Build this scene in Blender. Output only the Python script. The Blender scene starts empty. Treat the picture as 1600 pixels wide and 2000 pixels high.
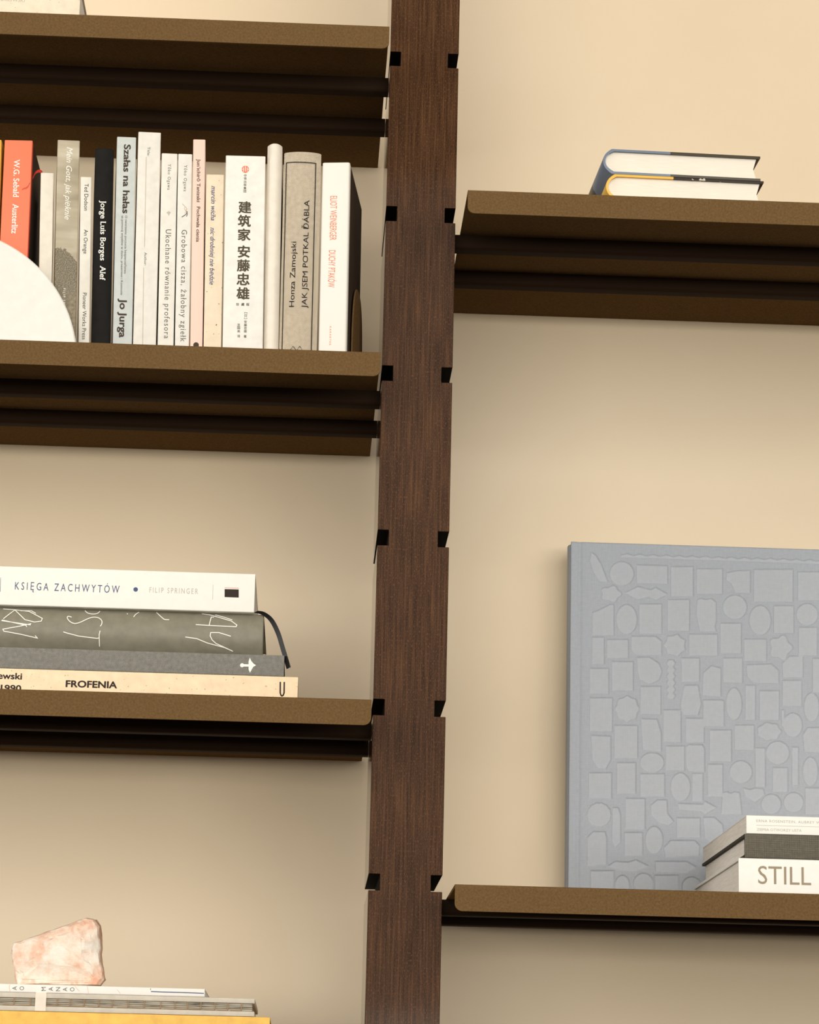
import bpy, bmesh, math, random
import numpy as np
from mathutils import Matrix, Vector

SC = bpy.context.scene
COL = SC.collection

# ------------------------------------------------------------------ camera
ZB = 2.55                                   # height of the topmost notch above the floor
cam_d = bpy.data.cameras.new('camera')
cam = bpy.data.objects.new('camera', cam_d); COL.objects.link(cam); SC.camera = cam
YAW, PITCH, ROLL = 0.0364287, 0.2389248, 0.0234928
cam_d.sensor_fit = 'HORIZONTAL'; cam_d.sensor_width = 36.0
cam_d.lens = 5141.099 / 1600 * 36.0
cam_d.clip_start = 0.05; cam_d.clip_end = 60
fw = Vector((math.sin(YAW)*math.cos(PITCH), math.cos(YAW)*math.cos(PITCH), math.sin(PITCH)))
r0 = Vector((math.cos(YAW), -math.sin(YAW), 0)); u0 = r0.cross(fw)
rr = math.cos(ROLL)*r0 + math.sin(ROLL)*u0; uu = -math.sin(ROLL)*r0 + math.cos(ROLL)*u0
cam.matrix_world = Matrix(((rr.x, uu.x, -fw.x, -0.0953636), (rr.y, uu.y, -fw.y, -2.4969474), (rr.z, uu.z, -fw.z, ZB-1.0912086), (0, 0, 0, 1)))

# ------------------------------------------------------------------ world, lights, exposure
SC.view_settings.view_transform = 'Standard'; SC.view_settings.look = 'None'
SC.view_settings.gamma = 1.0; SC.view_settings.exposure = 0.0
try: SC.view_settings.use_curve_mapping = False
except Exception: pass
wd = bpy.data.worlds.new('world'); SC.world = wd; wd.use_nodes = True
wd.node_tree.nodes['Background'].inputs[0].default_value = (1.0, 0.94, 0.86, 1)
wd.node_tree.nodes['Background'].inputs[1].default_value = 0.01

def area(name, loc, target, sx, sy, power, col):
    l = bpy.data.lights.new(name, 'AREA'); l.shape = 'RECTANGLE'; l.size = sx; l.size_y = sy
    l.energy = power; l.color = col
    o = bpy.data.objects.new(name, l); COL.objects.link(o); o.location = loc
    o.rotation_euler = (Vector(target)-Vector(loc)).to_track_quat('-Z', 'Y').to_euler()
    return o
# daylight from the tall windows opposite the shelving, plus two added fill lights
area('window_light', (0.6, -4.2, 2.85), (0.1, 0.2, 2.4), 8.6, 2.3, 164, (1.0, 0.975, 0.945))
area('fill_light_far', (0.2, -9.0, 1.45), (0.0, 0.2, 1.7), 12.0, 1.2, 370, (1.0, 0.93, 0.80))  # added low fill that lifts the wall under the shelves
area('fill_light_left', (-4.4, -1.9, 2.2), (0.2, 0.1, 2.2), 1.8, 1.6, 70, (1.0, 0.96, 0.90))  # added side fill to brighten page edges facing left

BOOKS = [{'key': 'yellow_edge', 'loc': (-0.417, -0.075, 2.19806), 'rot': (-0.02999, 0.0), 'w': 0.02262, 'h': 0.21079, 'd': 0.13, 'marks': []},
 {'key': 'red',
  'loc': (-0.39349, -0.075, 2.19806),
  'rot': (-0.01591, 0.0),
  'w': 0.02762,
  'h': 0.21124,
  'd': 0.13,
  'marks': [('t', 'author_lettering', 'W.G. Sebald', (-0.00357, 0.19072), (-0.00286, 0.15272), 0.00537, 'white', 0.012, 0), ('t', 'title_lettering', 'Austerlitz', (-0.00288, 0.1451), (-0.00285, 0.11523), 0.00561, 'white', 0.012, 0),
            ('s', 'feather_mark', [(0.00539, 0.16002), (0.0073, 0.16164), (0.00972, 0.16275), (0.01162, 0.1649), (0.0125, 0.16756)], 0.00078, 'redmark', 1),
            ('s', 'feather_mark', [(0.00582, 0.16161), (0.0088, 0.16115), (0.01166, 0.16385)], 0.00059, 'redmark', 1)]},
 {'key': 'thin_cream', 'loc': (-0.36052, -0.075, 2.19806), 'rot': (-0.03719, 0.09), 'w': 0.01303, 'h': 0.17854, 'd': 0.085, 'marks': []},
 {'key': 'grey_photo',
  'loc': (-0.34145, -0.075, 2.19806),
  'rot': (-0.03163, 0.1),
  'w': 0.02197,
  'h': 0.21298,
  'd': 0.13,
  'marks': [('t', 'title_lettering', 'Mein Gott, jak pięknie', (-0.00153, 0.20574), (-0.00223, 0.13124), 0.00537, 'white', 0.0, 0.3),
            ('t', 'author_lettering', 'FILIP SPRINGER', (-0.00208, 0.06144), (-0.00212, 0.03), 0.00224, 'white', 0, 0)]},
 {'key': 'ted',
  'loc': (-0.32267, -0.075, 2.19806),
  'rot': (-0.03776, 0.09),
  'w': 0.0112,
  'h': 0.17579,
  'd': 0.12,
  'marks': [('t', 'author_lettering', 'Ted Dodson', (-0.00146, 0.16876), (-0.00157, 0.14115), 0.00371, 'black', 0, 0), ('t', 'title_lettering', 'An Orange', (-0.0013, 0.12179), (-0.0016, 0.09717), 0.00371, 'black', 0, 0),
            ('t', 'publisher_lettering', 'Pioneer Works Press', (-0.00153, 0.05751), (-0.0017, 0.0107), 0.00371, 'black', 0, 0)]},
 {'key': 'black',
  'loc': (-0.30609, -0.075, 2.19806),
  'rot': (-0.03334, 0.085),
  'w': 0.01861,
  'h': 0.20639,
  'd': 0.13,
  'marks': [('t', 'author_lettering', 'Jorge Luis Borges', (-0.00288, 0.15201), (-0.00234, 0.09086), 0.00512, 'white', 0.012, 0), ('t', 'title_lettering', 'Alef', (-0.00224, 0.08504), (-0.00239, 0.07103), 0.00512, 'white', 0.012, 0)]},
 {'key': 'pale_blue',
  'loc': (-0.28597, -0.075, 2.19806),
  'rot': (-0.02823, 0.08),
  'w': 0.01902,
  'h': 0.21864,
  'd': 0.135,
  'marks': [('t', 'title_lettering', 'Szałas na hałas', (-0.00222, 0.21064), (-0.00238, 0.13995), 0.00615, 'brown', 0.026, 0),
            ('t', 'subtitle_lettering', 'O tworzeniu poczucia bezpieczeństwa', (0.00013, 0.13759), (0.00033, 0.07837), 0.0021, 'brown', 0, 0),
            ('t', 'subtitle_lettering', 'za pomocą zmysłów w domu, przestrzeni i Kosmosie', (-0.00332, 0.13745), (-0.00267, 0.05677), 0.0021, 'brown', 0, 0),
            ('t', 'author_lettering', 'Jo Jurga', (-0.00308, 0.05272), (-0.00302, 0.01412), 0.00644, 'brown', 0.028, 0)]},
 {'key': 'title',
  'loc': (-0.26485, -0.075, 2.19806),
  'rot': (-0.02273, 0.075),
  'w': 0.02238,
  'h': 0.22456,
  'd': 0.135,
  'marks': [('t', 'title_lettering', 'Title:', (-0.00173, 0.20926), (-0.0019, 0.19958), 0.00254, 'grey', 0, 0), ('t', 'author_lettering', 'Author:', (-0.00229, 0.10066), (-0.00221, 0.08723), 0.00244, 'grey', 0, 0),
            ('s', 'printed_line', [(-0.00273, 0.19875), (-0.00232, 0.10613)], 0.00039, 'tan', 0), ('s', 'printed_line', [(-0.00251, 0.08529), (-0.00168, -0.00106)], 0.00039, 'tan', 0)]},
 {'key': 'ogawa_a',
  'loc': (-0.24463, -0.075, 2.19806),
  'rot': (-0.02412, 0.068),
  'w': 0.01582,
  'h': 0.20325,
  'd': 0.125,
  'marks': [('t', 'author_lettering', 'Yōko Ogawa', (-0.00137, 0.19218), (-0.00147, 0.16556), 0.00293, 'grey', 0, 0),
            ('t', 'title_lettering', 'Ukochane równanie profesora', (-0.00223, 0.12495), (-0.00158, 0.01453), 0.00517, 'grey', -0.004, 0),
            ('p', 'leaf_mark',
             [[(0.00232, 0.14217), (0.00194, 0.14154), (0.00091, 0.14112), (-0.00038, 0.14107), (-0.00142, 0.14141), (-0.00183, 0.14201), (-0.00145, 0.14265), (-0.00042, 0.14307), (0.00087, 0.14312), (0.00191, 0.14278)],
              [(0.00119, 0.1416), (0.001, 0.13993), (0.00045, 0.13921), (-0.00012, 0.13988), (-0.00039, 0.14154), (-0.00019, 0.14322), (0.00035, 0.14394), (0.00093, 0.14327)]],
             'ltgrey')]},
 {'key': 'ogawa_b',
  'loc': (-0.22893, -0.075, 2.19806),
  'rot': (-0.02655, 0.06),
  'w': 0.01409,
  'h': 0.20332,
  'd': 0.125,
  'marks': [('t', 'author_lettering', 'Yōko Ogawa', (-0.0009, 0.19175), (-0.00095, 0.16461), 0.00293, 'grey', 0, 0),
            ('t', 'title_lettering', 'Grobowa cisza, żałobny zgiełk', (-0.00218, 0.12513), (-0.00153, 0.01203), 0.00517, 'grey', -0.004, 0),
            ('s', 'flower_mark', [(-0.00213, 0.15182), (-0.00062, 0.15029), (0.00089, 0.14876), (0.00241, 0.14671), (0.00096, 0.14455)], 0.00059, 'ltgrey', 1),
            ('s', 'flower_mark', [(0.00088, 0.14929), (-6e-05, 0.14662), (0.00195, 0.14459), (0.00051, 0.14191)], 0.00049, 'peachink', 1),
            ('s', 'flower_mark', [(0.00295, 0.14409), (0.002, 0.14143), (5e-05, 0.13979), (-0.0024, 0.13814)], 0.00078, 'grey', 1), ('s', 'flower_mark', [(0.00144, 0.14562), (0.00299, 0.14147), (0.00205, 0.13881)], 0.00063, 'grey', 1)]},
 {'key': 'pink',
  'loc': (-0.21519, -0.075, 2.19806),
  'rot': (-0.02769, 0.03),
  'w': 0.01237,
  'h': 0.21904,
  'd': 0.13,
  'marks': [('t', 'author_lettering', 'Jun’ichirō Tanizaki', (-0.00195, 0.19854), (-0.00158, 0.15426), 0.00322, 'brown', 0.008, 0),
            ('t', 'title_lettering', 'Pochwała cienia', (-0.00151, 0.14937), (-0.00159, 0.11332), 0.00322, 'brown', 0.008, 0),
            ('p', 'publisher_mark',
             [[(0.00244, 0.00902), (0.00229, 0.00805), (0.00183, 0.00719), (0.00112, 0.00655), (0.00025, 0.0062), (-0.00068, 0.00619), (-0.00157, 0.00651), (-0.00229, 0.00712), (-0.00277, 0.00796), (-0.00295, 0.00892), (-0.0028, 0.00989),
               (-0.00234, 0.01075), (-0.00164, 0.01139), (-0.00076, 0.01174), (0.00017, 0.01176), (0.00106, 0.01144), (0.00178, 0.01082), (0.00226, 0.00998)]],
             'brown')]},
 {'key': 'speckled',
  'loc': (-0.19978, -0.075, 2.19806),
  'rot': (-0.02478, 0.03),
  'w': 0.01754,
  'h': 0.18323,
  'd': 0.12,
  'marks': [('t', 'author_lettering', 'marcin wicha', (-0.0034, 0.17129), (-0.00348, 0.13587), 0.00439, 'blueink', 0.006, 0.3),
            ('t', 'title_lettering', 'nic drobniej nie będzie', (-0.00371, 0.12852), (-0.00368, 0.07019), 0.00439, 'blueink', 0.006, 0.3)]},
 {'key': 'chinese',
  'loc': (-0.17084, -0.075, 2.19806),
  'rot': (-0.02246, 0.02),
  'w': 0.03912,
  'h': 0.20375,
  'd': 0.14,
  'marks': [('s', 'author_lettering', [(0.00124, 0.04227), (0.00123, 0.0433), (0.00379, 0.04325), (0.0038, 0.04222)], 0.00034, 'olive', 0),
            ('s', 'author_lettering', [(0.00111, 0.03813), (0.00112, 0.0371), (0.00368, 0.03705), (0.00367, 0.03808)], 0.00034, 'olive', 0),
            ('p', 'publisher_mark',
             [[(0.00335, 0.18982), (0.00327, 0.18901), (0.00303, 0.18823), (0.00263, 0.18752), (0.00209, 0.18693), (0.00145, 0.18648), (0.00073, 0.18619), (-4e-05, 0.18608), (-0.0008, 0.18615), (-0.00154, 0.18641), (-0.00219, 0.18683),
               (-0.00275, 0.18739), (-0.00317, 0.18808), (-0.00343, 0.18884), (-0.00353, 0.18966), (-0.00346, 0.19047), (-0.00322, 0.19125), (-0.00282, 0.19196), (-0.00228, 0.19255), (-0.00164, 0.193), (-0.00091, 0.19329),
               (-0.00015, 0.1934), (0.00062, 0.19333), (0.00135, 0.19307), (0.00201, 0.19265), (0.00256, 0.19209), (0.00298, 0.1914), (0.00325, 0.19063)]],
             'orange'),
            ('p', 'publisher_mark_strokes',
             [[(-0.00049, 0.19307), (0.00021, 0.19309), (0.00029, 0.18725), (-0.0004, 0.18724)], [(-0.00211, 0.19144), (-0.00157, 0.19193), (-0.0015, 0.18695), (-0.00205, 0.18736)],
              [(0.00132, 0.192), (0.00188, 0.19154), (0.00194, 0.18745), (0.00139, 0.18702)], [(-0.00329, 0.19003), (-0.00229, 0.19006), (-0.00228, 0.18942), (-0.00328, 0.1894)],
              [(0.00209, 0.19016), (0.00319, 0.19019), (0.0032, 0.18955), (0.0021, 0.18953)]],
             'paper'),
            ('c', 'title_lettering',
             [('建', (0.0, 0.1505), 0.01196), ('筑', (-0.00029, 0.1366), 0.01196), ('家', (-0.00027, 0.12243), 0.01196), ('安', (-0.0003, 0.10515), 0.01196), ('藤', (-0.00048, 0.09095), 0.01196), ('忠', (-0.00057, 0.077), 0.01196),
              ('雄', (-0.00055, 0.06267), 0.01196)],
             'olive', 0.028),
            ('c', 'edition_lettering', [('珍', (-0.00539, 0.05138), 0.00293), ('藏', (-0.00047, 0.05149), 0.00293), ('版', (0.00425, 0.05158), 0.00293)], 'olive', 0.012),
            ('c', 'author_lettering',
             [('日', (0.00247, 0.04028), 0.00283), ('安', (0.00239, 0.03398), 0.00283), ('藤', (0.00234, 0.03068), 0.00283), ('忠', (0.0023, 0.02759), 0.00283), ('雄', (0.00226, 0.0245), 0.00283), ('著', (0.00219, 0.01935), 0.00283)], 'olive',
             0.006),
            ('c', 'translator_lettering', [('龙', (-0.00419, 0.03086), 0.00283), ('国', (-0.00414, 0.02777), 0.00283), ('英', (-0.00409, 0.02437), 0.00283), ('译', (-0.00401, 0.01943), 0.00283)], 'olive', 0.006),
            ('c', 'publisher_lettering',
             [('中', (-0.0001, 0.18327), 0.00283), ('信', (-0.00013, 0.1803), 0.00283), ('出', (-0.00018, 0.17691), 0.00283), ('版', (-0.00022, 0.17373), 0.00283), ('集', (-0.00026, 0.17034), 0.00283), ('团', (-0.00031, 0.16717), 0.00283)],
             'olive', 0.006)]},
 {'key': 'round_white', 'loc': (-0.14364, -0.075, 2.19806), 'rot': (-0.01682, 0.0), 'w': 0.015, 'h': 0.21831, 'd': 0.13, 'marks': []},
 {'key': 'linen',
  'loc': (-0.11803, -0.075, 2.19806),
  'rot': (-0.00817, 0.0),
  'w': 0.03671,
  'h': 0.21069,
  'd': 0.135,
  'marks': [('t', 'author_lettering', 'Honza Zamojski', (-0.00464, 0.05078), (-0.00417, 0.11723), 0.00498, 'black', 0.004, 0),
            ('t', 'title_lettering', 'JAK JSEM POTKAL ĎÁBLA', (0.00761, 0.04994), (0.00748, 0.16006), 0.00498, 'black', 0.004, 0),
            ('s', 'border_line', [(-0.0152, 0.0064), (-0.01585, 0.19915), (0.01291, 0.19884), (0.01303, 0.00718)], 0.00083, 'black', 0),
            ('s', 'zigzag_mark', [(-0.00878, 0.00529), (-0.00463, 0.01118), (-0.00121, 0.00678), (0.00187, 0.01136), (0.00533, 0.00568)], 0.00044, 'black', 0)]},
 {'key': 'eliot',
  'loc': (-0.08497, -0.075, 2.19806),
  'rot': (-0.00958, -0.112),
  'w': 0.0274,
  'h': 0.20039,
  'd': 0.132,
  'marks': [('t', 'author_lettering', 'ELIOT WEINBERGER', (-0.00496, 0.16562), (-0.00478, 0.12011), 0.00649, 'orange2', -0.006, 0),
            ('t', 'title_lettering', 'DUCHY PTAKÓW', (-0.00531, 0.10989), (-0.00553, 0.07203), 0.00649, 'orange2', -0.006, 0), ('t', 'publisher_lettering', 'KARAKTER', (-0.00297, 0.0325), (-0.00308, 0.01343), 0.00176, 'orange2', 0, 0)]},
 {'key': 'cream_lying',
  'loc': (-0.10731, -0.06, 1.87708),
  'rot': (-1.5708, 0.0),
  'w': 0.0263,
  'h': 0.34,
  'd': 0.21,
  'marks': [('t', 'title_lettering', 'FROFENIA', (-0.00281, 0.21622), (-0.00265, 0.16906), 0.00605, 'black2', 0.034, 0), ('t', 'author_lettering', 'ewski', (0.00316, 0.27975), (0.003, 0.25776), 0.00576, 'black2', 0.026, 0),
            ('t', 'date_lettering', '1990', (-0.00845, 0.27645), (-0.00842, 0.25782), 0.00576, 'black2', 0.026, 0),
            ('s', 'publisher_mark', [(0.00796, 0.01661), (-0.00233, 0.01635), (-0.00449, 0.0157), (-0.00533, 0.01452), (-0.00442, 0.01331), (-0.00222, 0.01271), (0.00798, 0.01287)], 0.00137, 'black2', 0)]},
 {'key': 'dark_weave',
  'loc': (-0.12091, -0.06, 1.90033),
  'rot': (-1.5708, 0.0),
  'w': 0.02,
  'h': 0.33,
  'd': 0.2,
  'marks': [('p', 'emblem',
             [[(0.00323, 0.0334), (0.00674, 0.03236), (0.00349, 0.03071), (0.00136, 0.02883), (-0.00021, 0.02625), (-0.00166, 0.02872), (-0.00444, 0.03024), (-0.0075, 0.03165), (-0.00453, 0.03311)],
              [(-0.00055, 0.03748), (-0.00139, 0.03764), (-0.00207, 0.03814), (-0.00247, 0.03888), (-0.00249, 0.03972), (-0.00214, 0.04049), (-0.00149, 0.04104), (-0.00067, 0.04126), (0.00017, 0.0411), (0.00085, 0.0406), (0.00125, 0.03986),
               (0.00127, 0.03902), (0.00092, 0.03825), (0.00027, 0.0377)],
              [(0.00048, 0.03959), (0.00049, 0.03312), (-0.0017, 0.03303), (-0.0018, 0.0395)]],
             'white')]},
 {'key': 'green_scribble',
  'loc': (-0.14138, -0.06, 1.93043),
  'rot': (-1.5708, 0.0),
  'w': 0.0398,
  'h': 0.3,
  'd': 0.2,
  'marks': [('s', 'drawn_lettering', [(0.01728, 0.24555), (0.01672, 0.23429), (0.0153, 0.22074), (0.00836, 0.20778), (0.00558, 0.20852), (0.00447, 0.21474), (0.00648, 0.22383), (0.01644, 0.23428), (0.00676, 0.24403)], 0.00078, 'white', 0),
            ('s', 'drawn_lettering', [(0.01579, 0.22885), (0.01628, 0.219), (0.01348, 0.21435)], 0.00078, 'white', 0),
            ('s', 'drawn_lettering', [(0.00488, 0.24571), (0.00159, 0.21862), (0.0027, 0.21823), (-0.0001, 0.22883), (-0.00332, 0.24388), (-0.00512, 0.24288), (-0.00739, 0.22752), (-0.01055, 0.21121), (-0.00833, 0.21357)], 0.00078, 'white',
             0),
            ('s', 'drawn_lettering', [(0.00553, 0.2453), (0.00101, 0.22262), (-0.00034, 0.22165)], 0.00078, 'white', 0),
            ('s', 'drawn_lettering',
             [(0.01059, 0.18051), (0.01141, 0.1837), (0.00954, 0.1845), (0.00596, 0.18161), (0.00426, 0.17703), (0.00581, 0.17172), (0.0097, 0.16473), (0.01125, 0.15942), (0.01047, 0.15488), (0.0078, 0.15205), (0.00459, 0.15189),
              (0.00225, 0.15312)],
             0.00078, 'white', 1),
            ('s', 'drawn_lettering', [(-0.00404, 0.18736), (-0.00487, 0.18462), (-0.00753, 0.17282), (-0.00911, 0.15569), (-0.00859, 0.15374)], 0.00078, 'white', 0),
            ('s', 'drawn_lettering', [(-0.00188, 0.15309), (-0.00557, 0.1538), (-0.01608, 0.15327)], 0.00078, 'white', 0),
            ('s', 'drawn_lettering', [(0.0185, 0.16896), (0.01564, 0.16594), (0.01468, 0.16139), (0.01547, 0.15693), (0.0183, 0.15465)], 0.00078, 'white', 1),
            ('s', 'drawn_lettering', [(0.01671, 0.129), (0.01562, 0.12859)], 0.00078, 'white', 0), ('s', 'drawn_lettering', [(0.01853, 0.11792), (0.01567, 0.12094), (0.01286, 0.1226)], 0.00078, 'white', 1),
            ('s', 'drawn_lettering', [(0.01886, 0.10172), (0.01234, 0.09512), (0.01104, 0.09236), (0.01115, 0.08903)], 0.00078, 'white', 1),
            ('s', 'drawn_lettering', [(0.00687, 0.06379), (0.00635, 0.05115), (0.00594, 0.02588), (0.00762, 0.02522), (0.01159, 0.03061), (0.01785, 0.05162), (0.01882, 0.05888)], 0.00078, 'white', 0),
            ('s', 'drawn_lettering', [(0.01802, 0.04621), (0.01569, 0.03799), (0.01282, 0.02975)], 0.00078, 'white', 0), ('s', 'drawn_lettering', [(0.00681, 0.05117), (0.01532, 0.04971), (0.01513, 0.04718)], 0.00078, 'white', 0),
            ('s', 'drawn_lettering', [(-0.0034, 0.03048), (-0.00026, 0.04187), (-0.0005, 0.04952), (-0.00372, 0.04984), (-0.00733, 0.04789), (-0.01043, 0.04416), (-0.01663, 0.02816)], 0.00078, 'white', 0),
            ('s', 'drawn_lettering', [(-0.00536, 0.07318), (-0.00659, 0.06233), (-0.01022, 0.05227), (-0.01384, 0.03593), (-0.01663, 0.02816)], 0.00078, 'white', 0)]},
 {'key': 'white_lying',
  'loc': (-0.15093, -0.06, 1.96908),
  'rot': (-1.5708, 0.0),
  'w': 0.0373,
  'h': 0.27,
  'd': 0.19,
  'marks': [('t', 'title_lettering', 'KSIĘGA ZACHWYTÓW', (-0.00355, 0.22544), (-0.00399, 0.12738), 0.00712, 'navy', 0, 0), ('t', 'author_lettering', 'FILIP SPRINGER', (-0.0025, 0.09921), (-0.00248, 0.05349), 0.00508, 'ltgrey', 0, 0),
            ('s', 'printed_line', [(0.00695, 0.0396), (-0.00736, 0.03931)], 0.00034, 'ltgrey', 0), ('s', 'printed_line', [(0.00749, 0.23938), (-0.00629, 0.23894)], 0.00034, 'navy', 0),
            ('p', 'dot_mark',
             [[(0.00011, 0.11007), (-0.00056, 0.11014), (-0.00117, 0.11041), (-0.00167, 0.11086), (-0.00199, 0.11143), (-0.00212, 0.11208), (-0.00203, 0.11274), (-0.00175, 0.11334), (-0.00128, 0.11383), (-0.00069, 0.11416),
               (-2e-05, 0.1143), (0.00065, 0.11422), (0.00127, 0.11395), (0.00176, 0.11351), (0.00209, 0.11293), (0.00221, 0.11228), (0.00213, 0.11163), (0.00184, 0.11102), (0.00138, 0.11053), (0.00078, 0.1102)]],
             'navy'),
            ('p', 'publisher_mark', [[(0.0031, 0.02854), (0.00312, 0.01522), (-0.00472, 0.01492), (-0.00464, 0.02824)]], 'black2'),
            ('p', 'publisher_mark_line', [[(0.00468, 0.0286), (0.00465, 0.01528), (0.00421, 0.01526), (0.00423, 0.02859)]], 'orange2')]},
 {'key': 'yellow_lying', 'loc': (-0.12265, -0.06, 1.5529), 'rot': (-1.5708, 0.0), 'w': 0.0462, 'h': 0.34, 'd': 0.22, 'marks': []},
 {'key': 'sewn_grey', 'loc': (-0.13694, -0.06, 1.58435), 'rot': (-1.5708, 0.0), 'w': 0.0163, 'h': 0.32, 'd': 0.2, 'marks': []},
 {'key': 'white_marks',
  'loc': (-0.18271, -0.06, 1.59635),
  'rot': (-1.5708, 0.0),
  'w': 0.0075,
  'h': 0.27,
  'd': 0.19,
  'marks': [('t', 'title_lettering', 'A', (-0.00177, 0.17039), (0.00166, 0.17059), 0.0039, 'grey', -0.006, 0), ('t', 'title_lettering', 'O', (-0.0016, 0.1638), (0.00183, 0.164), 0.0039, 'grey', -0.006, 0),
            ('t', 'title_lettering', 'M', (-0.00179, 0.14409), (0.00164, 0.14427), 0.0039, 'grey', -0.006, 0), ('t', 'title_lettering', 'A', (-0.00163, 0.13758), (0.00181, 0.13777), 0.0039, 'grey', -0.006, 0),
            ('t', 'title_lettering', 'N', (-0.00163, 0.13106), (0.0018, 0.13125), 0.0039, 'grey', -0.006, 0), ('t', 'title_lettering', 'A', (-0.00165, 0.12472), (0.00179, 0.1249), 0.0039, 'grey', -0.006, 0),
            ('t', 'title_lettering', 'O', (-0.00148, 0.11821), (0.00195, 0.11839), 0.0039, 'grey', -0.006, 0), ('s', 'printed_line', [(0.00305, 0.17683), (0.00063, 0.17739), (-0.00321, 0.17629)], 0.00034, 'peachink', 0),
            ('s', 'printed_line', [(0.003, 0.11801), (-0.00078, 0.11434), (-0.00498, 0.11064)], 0.00034, 'peachink', 0), ('s', 'printed_line', [(0.00328, 0.10672), (-0.00313, 0.10535)], 0.00034, 'peachink', 0),
            ('s', 'printed_line', [(0.00096, 0.07963), (-0.0024, 0.07642)], 0.00029, 'peachink', 0), ('s', 'printed_line', [(0.00284, 0.04936), (-0.00369, 0.04906)], 0.00049, 'brown', 0),
            ('s', 'printed_line', [(0.0001, 0.04889), (-0.00016, 0.03894), (-0.00016, 0.02849), (-0.00019, 0.01628), (-0.00041, 0.00075)], 0.00083, 'navy', 0)]},
 {'key': 'cream_top', 'loc': (-0.34489, -0.075, 2.55484), 'rot': (-1.5708, 0.0), 'w': 0.0447, 'h': 0.3, 'd': 0.2, 'marks': [('t', 'author_lettering', 'DROWSKI', (0.00032, 0.07772), (-0.00018, 0.05452), 0.00342, 'ltgrey', 0, 0)]},
 {'key': 'still', 'loc': (0.52194, -0.09, 1.71306), 'rot': (-1.5708, 0.0), 'w': 0.0324, 'h': 0.22, 'd': 0.282, 'marks': [('t', 'title_lettering', 'STILL', (-0.00719, 0.2022), (-0.00727, 0.15331), 0.0162, 'taupe', 0.0, 0)]},
 {'key': 'dark_linen', 'loc': (0.51778, -0.09, 1.74046), 'rot': (-1.5708, 0.0), 'w': 0.022, 'h': 0.21, 'd': 0.262, 'marks': []},
 {'key': 'white_top',
  'loc': (0.51934, -0.09, 1.76006),
  'rot': (-1.5708, 0.0),
  'w': 0.0168,
  'h': 0.21,
  'd': 0.266,
  'marks': [('t', 'author_lettering', 'ERNA ROSENSTEIN, AUBREY W', (0.00236, 0.20077), (0.00223, 0.14122), 0.00234, 'ltgrey', -0.004, 0),
            ('t', 'title_lettering', 'ZIEMIA OTWORZY USTA', (-0.00564, 0.20046), (-0.00562, 0.15888), 0.00234, 'ltgrey', -0.004, 0), ('s', 'printed_line', [(-0.00056, 0.2008), (-0.00057, 0.14031)], 0.00034, 'ltgrey', 0)]}]
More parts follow.
